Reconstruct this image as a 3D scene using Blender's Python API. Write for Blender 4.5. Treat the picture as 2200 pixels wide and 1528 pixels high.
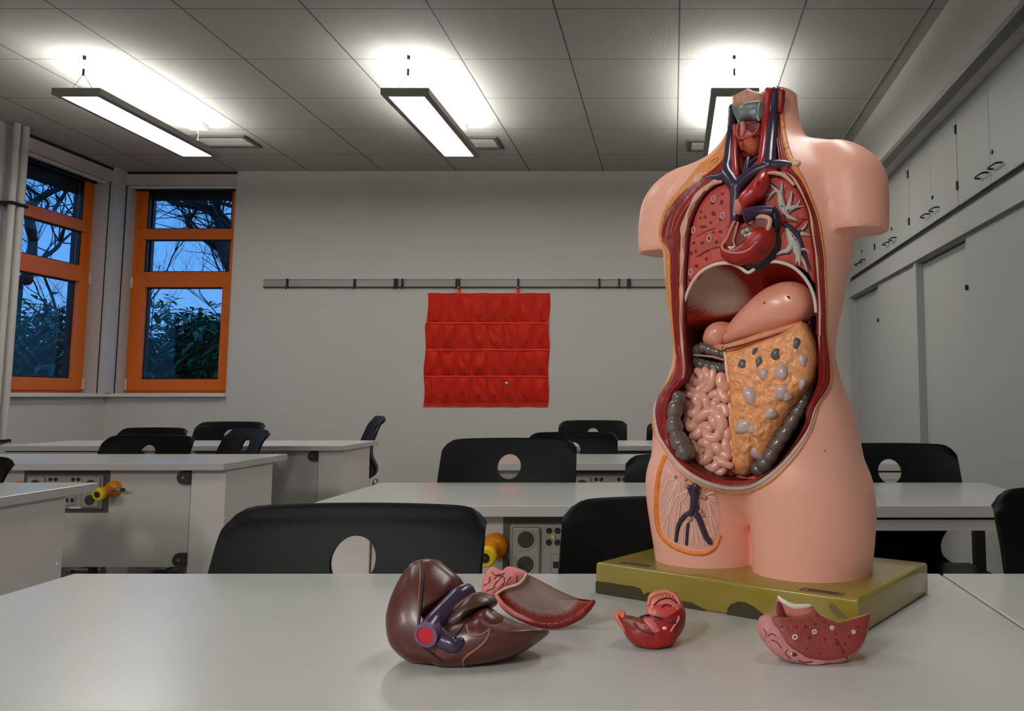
import bpy, bmesh, math, random
from mathutils import Vector, Matrix, noise
from mathutils.bvhtree import BVHTree

for o in list(bpy.data.objects): bpy.data.objects.remove(o)
SC = bpy.context.scene
COL = SC.collection
PI = math.pi
def S(r, g, b):                       # sRGB 0-255 -> linear
    f = lambda c: (c/255/12.92) if c/255 <= 0.04045 else ((c/255+0.055)/1.055)**2.4
    return (f(r), f(g), f(b), 1.0)

# ------------------------------------------------------------------ camera
FPX, PPX, PPY, HOR = 1822.0, 1445.0, 677.0, 852.0      # focal length, principal point and horizon of the photograph (px)
TH = math.atan((HOR-PPY)/FPX)
EYE = Vector((0, 0, 1.035))
cd = bpy.data.cameras.new('camera'); cam = bpy.data.objects.new('camera', cd); COL.objects.link(cam)
cam.location = EYE; cam.rotation_euler = (PI/2+TH, 0, 0)
cd.sensor_width = 36; cd.lens = 36*FPX/2200
cd.shift_x = (1100-PPX)/2200; cd.shift_y = -(764-PPY)/2200
cd.clip_start = 0.02; cd.clip_end = 200
SC.camera = cam
# ------------------------------------------------------------------ view, world
SC.view_settings.view_transform = 'Standard'; SC.view_settings.look = 'None'
SC.view_settings.gamma = 1; SC.view_settings.use_curve_mapping = False
SC.view_settings.exposure = 0.0
w = bpy.data.worlds.new('dusk_sky'); SC.world = w; w.use_nodes = True
nt = w.node_tree; bg = nt.nodes['Background']
tc = nt.nodes.new('ShaderNodeTexCoord'); sx = nt.nodes.new('ShaderNodeSeparateXYZ')
cr = nt.nodes.new('ShaderNodeValToRGB')
cr.color_ramp.elements[0].position = 0.0; cr.color_ramp.elements[0].color = S(120, 175, 235)
cr.color_ramp.elements[1].position = 0.35; cr.color_ramp.elements[1].color = S(72, 150, 235)
nt.links.new(tc.outputs['Generated'], sx.inputs[0]); nt.links.new(sx.outputs['Z'], cr.inputs[0])
nt.links.new(cr.outputs[0], bg.inputs[0]); bg.inputs[1].default_value = 1.25
# ------------------------------------------------------------------ lamps of the room that hang behind and above the camera
LAMP_UP, LAMP_DOWN = 27.0, 17.0         # emission of the pendant lamps' upper and lower diffusers
LAMP_X = (-3.33, -1.495, 0.349)
def area(name, loc, sx_, sy_, power, rot=(0, 0, 0), col=(1, .985, .96)):
    l = bpy.data.lights.new(name, 'AREA'); l.shape = 'RECTANGLE'; l.size = sx_; l.size_y = sy_
    l.energy = power; l.color = col
    o = bpy.data.objects.new(name, l); COL.objects.link(o); o.location = loc; o.rotation_euler = rot
    return o
for x_, p_, q_ in ((LAMP_X[0], 4, 85), (LAMP_X[1], 10, 70), (LAMP_X[2], 13, 2)):
    area('pendant_light_overhead', (x_, 1.7, 2.71), 0.25, 1.25, p_)
    area('pendant_light_rear', (x_, -1.8, 2.71), 0.25, 1.25, q_)

# ------------------------------------------------------------------ helpers: pixel rays, materials, mesh building
def ray(u, v):
    d = Vector(((u-PPX)/FPX, 1.0, -(v-PPY)/FPX)); c, s = math.cos(TH), math.sin(TH)
    return Vector((d.x, d.y*c-d.z*s, d.y*s+d.z*c))
def atY(u, v, Y): r = ray(u, v); return EYE + r*(Y/r.y)
def atX(u, v, X): r = ray(u, v); return EYE + r*(X/r.x)
def atZ(u, v, Z): r = ray(u, v); return EYE + r*((Z-EYE.z)/r.z)

def mat(name, col, rough=0.5, metal=0.0, var=0.0, vscale=20.0, bump=0.0, bscale=200.0, spec=0.5, coat=0.0, attr=None):
    m = bpy.data.materials.new(name); m.use_nodes = True
    n = m.node_tree.nodes; L = m.node_tree.links; b = n['Principled BSDF']
    b.inputs['Base Color'].default_value = col; b.inputs['Roughness'].default_value = rough
    b.inputs['Metallic'].default_value = metal; b.inputs['Specular IOR Level'].default_value = spec
    b.inputs['Coat Weight'].default_value = coat; b.inputs['Coat Roughness'].default_value = 0.15
    t = n.new('ShaderNodeTexCoord')
    src = None
    if attr:
        a = n.new('ShaderNodeAttribute'); a.attribute_name = attr; src = a.outputs['Color']
    if var > 0:
        z = n.new('ShaderNodeTexNoise'); z.inputs['Scale'].default_value = vscale; z.inputs['Detail'].default_value = 5
        L.new(t.outputs['Object'], z.inputs['Vector'])
        r = n.new('ShaderNodeMapRange'); r.inputs[3].default_value = 1-var; r.inputs[4].default_value = 1+var
        r.inputs[1].default_value = .25; r.inputs[2].default_value = .75
        L.new(z.outputs['Fac'], r.inputs[0])
        x = n.new('ShaderNodeVectorMath'); x.operation = 'SCALE'
        if src: L.new(src, x.inputs[0])
        else: x.inputs[0].default_value = col[:3]
        L.new(r.outputs[0], x.inputs['Scale']); src = x.outputs[0]
    if src: L.new(src, b.inputs['Base Color'])
    if bump > 0:
        z2 = n.new('ShaderNodeTexNoise'); z2.inputs['Scale'].default_value = bscale; z2.inputs['Detail'].default_value = 4
        L.new(t.outputs['Object'], z2.inputs['Vector'])
        bp = n.new('ShaderNodeBump'); bp.inputs['Strength'].default_value = bump; bp.inputs['Distance'].default_value = 0.002
        L.new(z2.outputs['Fac'], bp.inputs['Height']); L.new(bp.outputs[0], b.inputs['Normal'])
    return m
def emit(name, col, strength):
    m = bpy.data.materials.new(name); m.use_nodes = True
    b = m.node_tree.nodes['Principled BSDF']
    b.inputs['Base Color'].default_value = (.8, .8, .8, 1)
    b.inputs['Emission Color'].default_value = col; b.inputs['Emission Strength'].default_value = strength
    return m

def box(bm, x0, x1, y0, y1, z0, z1):
    v = [bm.verts.new(p) for p in ((x0,y0,z0),(x1,y0,z0),(x1,y1,z0),(x0,y1,z0),(x0,y0,z1),(x1,y0,z1),(x1,y1,z1),(x0,y1,z1))]
    for f in ((3,2,1,0),(4,5,6,7),(0,1,5,4),(1,2,6,5),(2,3,7,6),(3,0,4,7)): bm.faces.new([v[i] for i in f])
    return bm
def BX(*a):
    bm = bmesh.new(); box(bm, *a); return bm
def bevel(bm, w=0.003, seg=2):
    bmesh.ops.bevel(bm, geom=bm.edges[:], offset=w, segments=seg, affect='EDGES', profile=.5); return bm
def cyl(bm, p, q, r0, r1=None, n=20, cap=True):
    r1 = r0 if r1 is None else r1
    p, q = Vector(p), Vector(q); d = (q-p).normalized()
    a = d.orthogonal().normalized(); b = d.cross(a)
    A = [bm.verts.new(p+(a*math.cos(t)+b*math.sin(t))*r0) for t in [2*PI*i/n for i in range(n)]]
    B = [bm.verts.new(q+(a*math.cos(t)+b*math.sin(t))*r1) for t in [2*PI*i/n for i in range(n)]]
    for i in range(n): bm.faces.new((A[i], A[(i+1)%n], B[(i+1)%n], B[i]))
    if cap: bm.faces.new(A[::-1]); bm.faces.new(B)
    return bm
def lathe(bm, p, d, prof, n=28):
    """prof: list of (radius, distance along d)"""
    p, d = Vector(p), Vector(d).normalized(); a = d.orthogonal().normalized(); b = d.cross(a); rings = []
    for r, h in prof:
        rings.append([bm.verts.new(p+d*h+(a*math.cos(2*PI*i/n)+b*math.sin(2*PI*i/n))*max(r, 1e-5)) for i in range(n)])
    for A, B in zip(rings, rings[1:]):
        for i in range(n): bm.faces.new((A[i], A[(i+1)%n], B[(i+1)%n], B[i]))
    bm.faces.new(rings[0][::-1]); bm.faces.new(rings[-1]); return bm
def spline(P, per=8, closed=False):
    """Catmull-Rom through P (Vectors or tuples of any length)"""
    P = [tuple(p) for p in P]; n = len(P); out = []
    rng = range(n) if closed else range(n-1)
    for i in rng:
        if closed: p0, p1, p2, p3 = P[i-1], P[i], P[(i+1)%n], P[(i+2)%n]
        else: p0, p1, p2, p3 = P[max(i-1,0)], P[i], P[i+1], P[min(i+2,n-1)]
        for k in range(per):
            t = k/per; t2 = t*t; t3 = t2*t
            out.append(tuple(.5*(2*b+(c-a)*t+(2*a-5*b+4*c-d)*t2+(3*b-a-3*c+d)*t3) for a,b,c,d in zip(p0,p1,p2,p3)))
    if not closed: out.append(P[-1])
    return out
def tube(bm, pts, rad, per=6, n=12, closed=False, smooth=True, rnd=True):
    """pts: 3D points; rad: number or list per point. rounded ends."""
    if not isinstance(rad, (list, tuple)): rad = [rad]*len(pts)
    Q = [tuple(p)+(r,) for p, r in zip(pts, rad)]
    if smooth and len(Q) > 2: Q = spline(Q, per, closed)
    P = [Vector(q[:3]) for q in Q]; Rr = [max(q[3], 1e-5) for q in Q]
    if rnd and not closed:
        d0 = (P[0]-P[1]).normalized(); d1 = (P[-1]-P[-2]).normalized(); r0, r1 = Rr[0], Rr[-1]
        P = [P[0]+d0*r0*.85, P[0]+d0*r0*.55] + P + [P[-1]+d1*r1*.55, P[-1]+d1*r1*.85]
        Rr = [r0*.4, r0*.8] + Rr + [r1*.8, r1*.4]
    N = len(P); rings = []; a = None
    for i in range(N):
        t = (P[(i+1)%N]-P[i-1]) if closed else (P[min(i+1,N-1)]-P[max(i-1,0)])
        t = t.normalized() if t.length > 1e-9 else Vector((0,0,1))
        if a is None: a = t.orthogonal().normalized()
        else:
            a = a-t*a.dot(t); a = a.normalized() if a.length > 1e-9 else t.orthogonal().normalized()
        b = t.cross(a)
        rings.append([bm.verts.new(P[i]+(a*math.cos(2*PI*k/n)+b*math.sin(2*PI*k/n))*Rr[i]) for k in range(n)])
    pr = list(zip(rings, rings[1:])) + ([(rings[-1], rings[0])] if closed else [])
    for A, B in pr:
        for k in range(n): bm.faces.new((A[k], A[(k+1)%n], B[(k+1)%n], B[k]))
    if not closed: bm.faces.new(rings[0][::-1]); bm.faces.new(rings[-1])
    return bm
def TB(pts, rad, **k):
    bm = bmesh.new(); tube(bm, pts, rad, **k); return bm
def grid(bm, rows, closed_u=False, closed_v=False):
    R = [[bm.verts.new(p) for p in r] for r in rows]; n = len(R); m = len(R[0])
    for i in range(n if closed_v else n-1):
        for j in range(m if closed_u else m-1):
            bm.faces.new((R[i][j], R[i][(j+1)%m], R[(i+1)%n][(j+1)%m], R[(i+1)%n][j]))
    return R
def prism(bm, poly, axis, lo, hi):
    """poly: list of 2D points; extruded along axis ('x','y','z')"""
    f = {'x': lambda p, h: (h, p[0], p[1]), 'y': lambda p, h: (p[0], h, p[1]), 'z': lambda p, h: (p[0], p[1], h)}[axis]
    A = [bm.verts.new(f(p, lo)) for p in poly]; B = [bm.verts.new(f(p, hi)) for p in poly]; n = len(poly)
    bm.faces.new(A); bm.faces.new(B[::-1])
    for i in range(n): bm.faces.new((A[i], B[i], B[(i+1)%n], A[(i+1)%n]))
    return bm
def obj(name, bm, m, parent=None, smooth=False, angle=40):
    me = bpy.data.meshes.new(name)
    bmesh.ops.recalc_face_normals(bm, faces=bm.faces[:])
    bm.to_mesh(me); bm.free()
    for mm in (m if isinstance(m, (list, tuple)) else [m]): me.materials.append(mm)
    if smooth:
        me.polygons.foreach_set('use_smooth', [True]*len(me.polygons))
        if angle < 180: me.set_sharp_from_angle(angle=math.radians(angle))
    o = bpy.data.objects.new(name, me); COL.objects.link(o)
    if parent: o.parent = parent
    return o
def tag(o, label=None, cat=None, group=None, kind=None):
    if label: o['label'] = label
    if cat: o['category'] = cat
    if group: o['group'] = group
    if kind: o['kind'] = kind
    return o
def thing(name, label, cat, loc=(0,0,0), rz=0, group=None):
    o = bpy.data.objects.new(name, None); COL.objects.link(o); o.empty_display_size = .05
    o.location = loc; o.rotation_euler = (0, 0, rz)
    return tag(o, label, cat, group)
def struct(name, bm, m, **k):
    return tag(obj(name, bm, m, **k), kind='structure')
def copy_tree(o, parent=None):
    c = o.copy(); COL.objects.link(c); c.parent = parent
    for ch in list(o.children): copy_tree(ch, c)
    return c
def baked(o):
    """apply an object's modifiers into its mesh"""
    dg = bpy.context.evaluated_depsgraph_get(); dg.update()
    me = bpy.data.meshes.new_from_object(o.evaluated_get(dg)); o.modifiers.clear(); old = o.data; o.data = me
    me.name = old.name; return o
def cut(o, bm):
    """boolean difference of o with the closed mesh bm"""
    bmesh.ops.recalc_face_normals(bm, faces=bm.faces[:])
    me = bpy.data.meshes.new('cutter'); bm.to_mesh(me); bm.free()
    c = bpy.data.objects.new('cutter', me); COL.objects.link(c); c.parent = o.parent
    md = o.modifiers.new('cut', 'BOOLEAN'); md.operation = 'DIFFERENCE'; md.object = c; md.solver = 'EXACT'; md.use_self = True
    baked(o); bpy.data.objects.remove(c); return o
def text_bm(s, size, ext=0.0004):
    cu = bpy.data.curves.new('t', 'FONT'); cu.body = s; cu.size = size; cu.extrude = ext; cu.align_x = 'CENTER'; cu.align_y = 'CENTER'
    o = bpy.data.objects.new('t', cu); COL.objects.link(o)
    dg = bpy.context.evaluated_depsgraph_get(); dg.update()
    me = bpy.data.meshes.new_from_object(o.evaluated_get(dg)); bm = bmesh.new(); bm.from_mesh(me)
    bpy.data.objects.remove(o); return bm
# ------------------------------------------------------------------ materials of the room
M = {}
M['wall'] = mat('wall_paint', S(195,191,186), .85, bump=.25, bscale=350)
M['floor'] = mat('grey_linoleum', S(120,120,118), .45, var=.12, vscale=9)
M['white_metal'] = mat('white_metal', S(215,213,208), .4)
M['cab'] = mat('cabinet_laminate', S(172,173,169), .5, var=.02, vscale=3)
M['cabdark'] = mat('dark_gap', S(28,28,28), .8)
M['panel'] = mat('desk_panel_grey', S(192,187,181), .55, var=.03, vscale=4)
M['box'] = mat('desk_box_grey', S(212,206,199), .55)
M['top'] = mat('white_laminate_top', S(192,193,187), .25, var=.015, vscale=6, bump=.04, bscale=600)
M['edge'] = mat('tabletop_edge', S(188,183,180), .45)
M['black'] = mat('black_shell_plastic', S(6,6,7), .42, bump=.12, bscale=900, spec=.14)
M['chrome'] = mat('chrome', S(205,205,205), .18, metal=1)
M['steel'] = mat('dull_steel', S(150,150,148), .38, metal=.9)
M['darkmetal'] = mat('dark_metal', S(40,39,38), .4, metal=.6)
M['brown'] = mat('brown_plastic', S(58,47,38), .5)
M['orange'] = mat('orange_window_frame', S(220,106,4), .42, var=.05, vscale=30)
M['reveal'] = mat('grey_reveal', S(190,180,172), .7)
M['lampgrey'] = mat('lamp_housing_grey', S(128,126,122), .45, metal=.2)
M['red'] = mat('red_fabric', S(255,50,16), .6, var=.08, vscale=25, bump=.25, bscale=120)
M['ink'] = mat('dark_red_ink', S(120,14,6), .7)
M['socket'] = mat('socket_grey', S(150,145,136), .5)
M['hole'] = mat('socket_hole', S(22,21,20), .6)
M['yellow'] = mat('yellow_plastic', S(236,196,20), .35)
M['tapor'] = mat('amber_plastic', S(226,132,4), .35)
M['ventgrey'] = mat('vent_frame_grey', S(92,90,86), .5)
M['railgrey'] = mat('rail_aluminium', S(152,150,145), .45, metal=.25)
M['surround'] = mat('socket_surround', S(84,79,72), .6)
M['up'] = emit('lamp_upper_diffuser', (1,.985,.95,1), LAMP_UP)
M['down'] = emit('lamp_lower_diffuser', (1,.985,.95,1), LAMP_DOWN)

def ceiling_mat():
    m = mat('ceiling_panels', S(172,170,164), .8)
    n = m.node_tree.nodes; L = m.node_tree.links; b = n['Principled BSDF']
    t = n.new('ShaderNodeTexCoord'); sp = n.new('ShaderNodeSeparateXYZ'); L.new(t.outputs['Object'], sp.inputs[0])
    def line(out, off, half):
        a = n.new('ShaderNodeMath'); a.operation = 'ADD'; a.inputs[1].default_value = off; L.new(out, a.inputs[0])
        f = n.new('ShaderNodeMath'); f.operation = 'PINGPONG'; f.inputs[1].default_value = .31; L.new(a.outputs[0], f.inputs[0])
        c = n.new('ShaderNodeMath'); c.operation = 'LESS_THAN'; c.inputs[1].default_value = half; L.new(f.outputs[0], c.inputs[0])
        return c.outputs[0]
    lx = line(sp.outputs['X'], -.035+6.2, .0042); ly = line(sp.outputs['Y'], -4.063+6.2, .003)
    mx = n.new('ShaderNodeMath'); mx.operation = 'MAXIMUM'; L.new(lx, mx.inputs[0]); L.new(ly, mx.inputs[1])
    mix = n.new('ShaderNodeMix'); mix.data_type = 'RGBA'; mix.inputs[6].default_value = S(172,170,164); mix.inputs[7].default_value = S(84,82,78)
    L.new(mx.outputs[0], mix.inputs[0]); L.new(mix.outputs[2], b.inputs['Base Color'])
    wv = n.new('ShaderNodeTexWave'); wv.inputs['Scale'].default_value = 38; wv.bands_direction = 'X'; L.new(t.outputs['Object'], wv.inputs['Vector'])
    sub = n.new('ShaderNodeMath'); sub.operation = 'SUBTRACT'; L.new(wv.outputs['Fac'], sub.inputs[0])
    mu = n.new('ShaderNodeMath'); mu.operation = 'MULTIPLY'; mu.inputs[1].default_value = 6; L.new(mx.outputs[0], mu.inputs[0]); L.new(mu.outputs[0], sub.inputs[1])
    bp = n.new('ShaderNodeBump'); bp.inputs['Strength'].default_value = .35; bp.inputs['Distance'].default_value = .002
    L.new(sub.outputs[0], bp.inputs['Height']); L.new(bp.outputs[0], b.inputs['Normal'])
    return m
M['ceil'] = ceiling_mat()

# ------------------------------------------------------------------ room shell
XL, XR, YW, YB = -4.67, 1.95, 7.02, -3.6
ZC = 2.931
def zc(y): return ZC + (YW-y)*.0098
struct('floor', BX(XL-.3, XR+.2, YB-.2, YW+.3, -.1, 0), M['floor'])
bm = bmesh.new()
prism(bm, [(YB-.2, zc(YB-.2)), (YW+.3, zc(YW+.3)), (YW+.3, 3.3), (YB-.2, 3.3)], 'x', XL-.35, XR+.2)
struct('ceiling', bm, M['ceil'])
WZ0, WZ1 = 1.062, 2.813                # window opening
bm = bmesh.new()                        # back wall with its window opening
for a in ((XL-.14, -4.602, WZ0, 3.0), (-3.676, XR+.2, 0, 3.0), (XL-.14, -3.676, 0, WZ0), (-4.602, -3.676, WZ1, 3.0)):
    box(bm, a[0], a[1], YW, YW+.2, a[2], a[3])
struct('wall_back', bm, M['wall'])
bm = bmesh.new()                        # left wall with its window opening
LY0, LY1 = 5.965, 6.903
for a in ((LY1, YW, WZ0, 3.0), (YB, LY0, 0, 3.1), (LY0, YW, 0, WZ0), (LY0, LY1, WZ1, 3.0)):
    box(bm, XL-.2, XL, a[0], a[1], a[2], a[3])
struct('wall_left', bm, M['wall'])
struct('wall_right', BX(XR, XR+.2, YB, YW, 0, 3.1), M['wall'])
struct('wall_rear', BX(XL-.2, XR+.2, YB-.2, YB, 0, 3.1), M['wall'])
struct('trim_1', BX(1.352, XR, YB, YW, 2.535, 3.02), M['wall'])               # soffit above the cupboards
bm = BX(1.335, 1.356, YB, YW, 2.515, 2.545); box(bm, 1.356, 1.40, YB, YW, 2.522, 2.534)
struct('trim_2', bm, M['lampgrey'])                                            # shadow profile under the soffit
bm = bmesh.new()
y = 7.0
while y > 2.9:
    box(bm, 1.40, 1.50, y-.905, y, 2.524, 2.534); y -= .91
struct('trim_3', bm, M['panel'])
bm = bmesh.new(); box(bm, 1.268, 1.276, YB, YW, zc(5)-.006-.03, zc(5)-.0)      # edge strip of the ceiling field
bm.free(); bm = bmesh.new(); prism(bm, [(YB, zc(YB)-.005), (YW, zc(YW)-.005), (YW, zc(YW)+.02), (YB, zc(YB)+.02)], 'x', 1.262, 1.276)
struct('trim_4', bm, M['ceil'])
# dark shadow joints over the window heads, pale corner post
bm = BX(-4.60, -3.676, YW-.012, YW+.02, 2.905, 2.925); box(bm, XL-.02, XL+.012, LY0-.02, 6.93, 2.912, 2.932)
struct('trim_5', bm, M['cabdark'])
bm = BX(-4.655, -3.676, YW-.006, YW+.01, WZ1-.004, 2.903); box(bm, XL-.01, XL+.006, LY0, 6.96, WZ1-.004, 2.908)
struct('trim_6', bm, M['reveal'])
bm = BX(XL-.01, XL+.058, YW-.1, YW+.01, WZ0, 2.94)
struct('trim_7', bm, M['wall'])
bm = BX(-4.606, -4.598, YW-.004, YW+.12, WZ0, WZ1); box(bm, XL-.12, XL+.004, LY1-.004, LY1+.004, WZ0, WZ1)
struct('trim_8', bm, M['cabdark'])

# ------------------------------------------------------------------ windows
def glass_mat():
    m = bpy.data.materials.new('window_glass'); m.use_nodes = True; n = m.node_tree.nodes; L = m.node_tree.links
    n.remove(n['Principled BSDF'])
    t = n.new('ShaderNodeBsdfTransparent'); t.inputs[0].default_value = (.86, .93, .97, 1)
    g = n.new('ShaderNodeBsdfGlossy'); g.inputs['Roughness'].default_value = .03
    lw = n.new('ShaderNodeLayerWeight'); lw.inputs['Blend'].default_value = .5
    pw = n.new('ShaderNodeMath'); pw.operation = 'POWER'; pw.inputs[1].default_value = 5; L.new(lw.outputs['Facing'], pw.inputs[0])
    f = n.new('ShaderNodeMath'); f.operation = 'MULTIPLY_ADD'; f.inputs[1].default_value = .7; f.inputs[2].default_value = .02; L.new(pw.outputs[0], f.inputs[0])
    x = n.new('ShaderNodeMixShader'); L.new(f.outputs[0], x.inputs[0]); L.new(t.outputs[0], x.inputs[1]); L.new(g.outputs[0], x.inputs[2])
    L.new(x.outputs[0], n['Material Output'].inputs[0]); return m
M['glass'] = glass_mat()
M['bead'] = mat('black_glazing_bead', S(22,20,19), .5)
def window(name, T, a0, a1, near):
    """T(a, d, z): a along the wall, d depth outwards. near: True when the visible jamb is at a0"""
    def fbox(bm, a_0, a_1, d0, d1, z0, z1):
        v = [bm.verts.new(T(a, d, z)) for a, d, z in ((a_0,d0,z0),(a_1,d0,z0),(a_1,d1,z0),(a_0,d1,z0),(a_0,d0,z1),(a_1,d0,z1),(a_1,d1,z1),(a_0,d1,z1))]
        for f in ((3,2,1,0),(4,5,6,7),(0,1,5,4),(1,2,6,5),(2,3,7,6),(3,0,4,7)): bm.faces.new([v[i] for i in f])
        return bm
    D = .12
    bm = bmesh.new()                                     # outer frame
    for a in ((a0, a0+.045, WZ0, WZ1), (a1-.045, a1, WZ0, WZ1), (a0+.045, a1-.045, WZ0, WZ0+.03), (a0+.045, a1-.045, WZ1-.02, WZ1), (a0+.045, a1-.045, 2.37, 2.46), (a0+.045, a1-.045, 2.03, 2.088)):
        fbox(bm, a[0], a[1], D, D+.07, a[2], a[3])
    f = struct(name, bm, M['orange'])
    s = bmesh.new()                                      # fixed sash stiles beside the upper panes
    for a in ((a0+.045, a0+.10, 2.088, WZ1-.02), (a1-.10, a1-.045, 2.088, WZ1-.02)): fbox(s, a[0], a[1], D+.012, D+.06, a[2], a[3])
    obj('fixed_stile', s, M['orange'], f)
    s = bmesh.new()                                      # opening sash of the lower pane
    for a in ((a0+.03, a0+.135, 1.085, 2.045), (a1-.135, a1-.03, 1.085, 2.045), (a0+.135, a1-.135, 1.085, 1.178), (a0+.135, a1-.135, 1.957, 2.045)):
        fbox(s, a[0], a[1], D-.016, D+.05, a[2], a[3])
    so = obj('sash', s, M['orange'], f)
    for z0, z1, e in ((2.46, WZ1-.02, .10), (2.088, 2.37, .10), (1.178, 1.957, .135)):
        b = bmesh.new()
        for a in ((a0+e, a0+e+.012, z0, z1), (a1-e-.012, a1-e, z0, z1), (a0+e, a1-e, z0, z0+.01), (a0+e, a1-e, z1-.01, z1)):
            fbox(b, a[0], a[1], D+.02, D+.045, a[2], a[3])
        obj('glazing_bead', b, M['bead'], f)
        g = bmesh.new(); fbox(g, a0+e, a1-e, D+.03, D+.034, z0, z1); obj('pane', g, M['glass'], f)
    b = bmesh.new(); fbox(b, a0+.01, a1-.01, D-.02, D-.001, WZ1-.026, WZ1-.001); obj('blind_cassette', b, M['bead'], f)
    aj = a0+.012 if near else a1-.03
    for z in (1.09, 1.95):
        h = bmesh.new(); fbox(h, aj+.004, aj+.016, D-.026, D-.012, z, z+.09); obj('hinge', h, M['white_metal'], f)
    r = bmesh.new()                                      # white reveals round the opening
    fbox(r, a0-.001, a0+.008, .0, D, WZ0, WZ1); fbox(r, a1-.008, a1+.001, 0, D, WZ0, WZ1); obj('reveal', r, M['reveal'], f)
    k = bmesh.new()                                      # dark outside jamb and blind box
    jw = .115
    fbox(k, a0-.05, a0+(jw if near else .03), D+.072, D+.11, WZ0, WZ1); fbox(k, a1-(.03 if near else .06), a1+.05, D+.072, D+(.11 if near else .13), WZ0, WZ1)
    fbox(k, a0-.05, a1+.05, D+.072, D+.12, 2.73 if near else 2.69, WZ1+.05); fbox(k, a0-.05, a1+.05, D+.072, D+.11, WZ0-.08, WZ0+.01)
    obj('blind_guide', k, M['bead'], f)
    s = bmesh.new(); fbox(s, a0-.03, a1+.002 if near else a1+.06, -.05, D+.01, WZ0-.03, WZ0-.002)
    obj('window_sill', bevel(s, .004), M['white_metal'], f)
    bl = bmesh.new(); fbox(bl, a0+.005, a1-.005, .02, .06, WZ1-.022, WZ1-.004); obj('blind_rail', bl, M['white_metal'], f)
    return f
window('window_1', lambda a, d, z: (a, YW+d, z), -4.602, -3.676, True)
window('window_2', lambda a, d, z: (XL-d, a, z), LY0, LY1, False)

# pipes in front of the left wall
t = thing('heating_pipes', 'pair of pale vertical pipes running up the left wall beside the window', 'pipe', (XL, 5.87, 0))
for dy, r in ((.0, .026), (-.075, .022)):
    obj('pipe', TB([(.075, dy, 0.0), (.075, dy, zc(5.87)-.002)], r, rnd=False, n=18), M['wall'], t, smooth=True)
for z in (2.36, .72):
    b = bmesh.new(); box(b, .0, .105, -.11, .04, z, z+.022)
    obj('pipe_clamp', b, M['darkmetal'], t)

# ------------------------------------------------------------------ outside: shrubs, bare trees, ground
M['soil'] = mat('dark_soil', S(38,36,30), .95, var=.3, vscale=3)
M['bark'] = mat('dark_bark', S(46,40,38), .9, var=.3, vscale=20)
M['leafm'] = mat('evergreen_leaf', S(50,104,66), .4, var=.5, vscale=2.5)
M['stem'] = mat('shrub_stem', S(92,74,62), .8)
struct('ground', BX(-40, 2, 7.4, 40, -.5, -.02), M['soil'])
struct('ground.001', BX(-40, XL-.4, -2, 7.4, -.5, -.02), M['soil'])
rng = random.Random(4)
def bush(x, y, h, wd, label, seed):
    r = random.Random(seed); t = thing('evergreen_shrub', label, 'shrub', (x, y, -.02), 0, 'evergreen shrubs outside the windows')
    s = bmesh.new(); stems = []
    for k in range(16):
        a = r.uniform(0, 2*PI); q = r.uniform(.02, wd*.5); lean = r.uniform(.8, 1.6)
        base = Vector((math.cos(a)*q*.4, math.sin(a)*q*.4, 0)); top = Vector((math.cos(a)*q*lean, math.sin(a)*q*lean, h*r.uniform(.75, 1.08)))
        mid = base.lerp(top, .5)+Vector((r.uniform(-.1,.1), r.uniform(-.1,.1), .1)); stems.append((base, mid, top))
        tube(s, [base, mid, top], [.014, .011, .005], per=4, n=6)
    obj('stem', s, M['stem'], t, smooth=True)
    b = bmesh.new()
    for k in range(2600):
        ba, mi, to = r.choice(stems); f = r.uniform(.12, 1)
        p = ba.lerp(mi, f*2) if f < .5 else mi.lerp(to, f*2-1)
        a = r.uniform(0, 2*PI); d = Vector((math.cos(a), math.sin(a), r.uniform(-.7, .5))).normalized()
        p = p + d*r.uniform(.0, .22); ln = r.uniform(.12, .26); wd2 = ln*.17
        sd = d.cross(Vector((0,0,1))).normalized(); up = sd.cross(d)
        q0 = b.verts.new(p); q1 = b.verts.new(p+d*ln*.45+sd*wd2+up*.006); q2 = b.verts.new(p+d*ln-up*ln*.2); q3 = b.verts.new(p+d*ln*.45-sd*wd2+up*.006); q4 = b.verts.new(p+d*ln*.5-up*.006)
        b.faces.new((q0, q4, q1)); b.faces.new((q4, q2, q1)); b.faces.new((q0, q3, q4)); b.faces.new((q4, q3, q2))
    obj('foliage', b, M['leafm'], t)
SH = [(-5.6, 10.6, 2.05, 'evergreen shrub behind the right-hand side of the back wall window'),
      (-6.5, 10.9, 2.2, 'evergreen shrub behind the middle of the back wall window'),
      (-7.35, 10.6, 2.0, 'evergreen shrub behind the left edge of the back wall window'),
      (-8.3, 10.9, 2.15, 'evergreen shrub outside, seen between the two windows'),
      (-9.2, 11.2, 2.1, 'evergreen shrub behind the right side of the left wall window'),
      (-10.2, 11.3, 2.3, 'evergreen shrub behind the middle of the left wall window'),
      (-11.3, 11.6, 2.2, 'evergreen shrub behind the left edge of the left wall window, next to the pipes')]
SH += [(-6.2, 12.4, 2.3, 'evergreen shrub of the rear rank, right half of the back wall window'), (-7.6, 12.5, 2.35, 'evergreen shrub of the rear rank, left half of the back wall window'),
       (-9.3, 13.2, 2.4, 'evergreen shrub of the rear rank, right edge of the left wall window'), (-10.9, 13.4, 2.5, 'evergreen shrub of the rear rank, middle of the left wall window'), (-12.4, 13.6, 2.5, 'evergreen shrub of the rear rank, beside the pipes in the left wall window')]
for i, (x, y, h, lb) in enumerate(SH): bush(x, y, h, 1.25 if i < 7 else 1.5, lb, 10+i)
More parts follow.
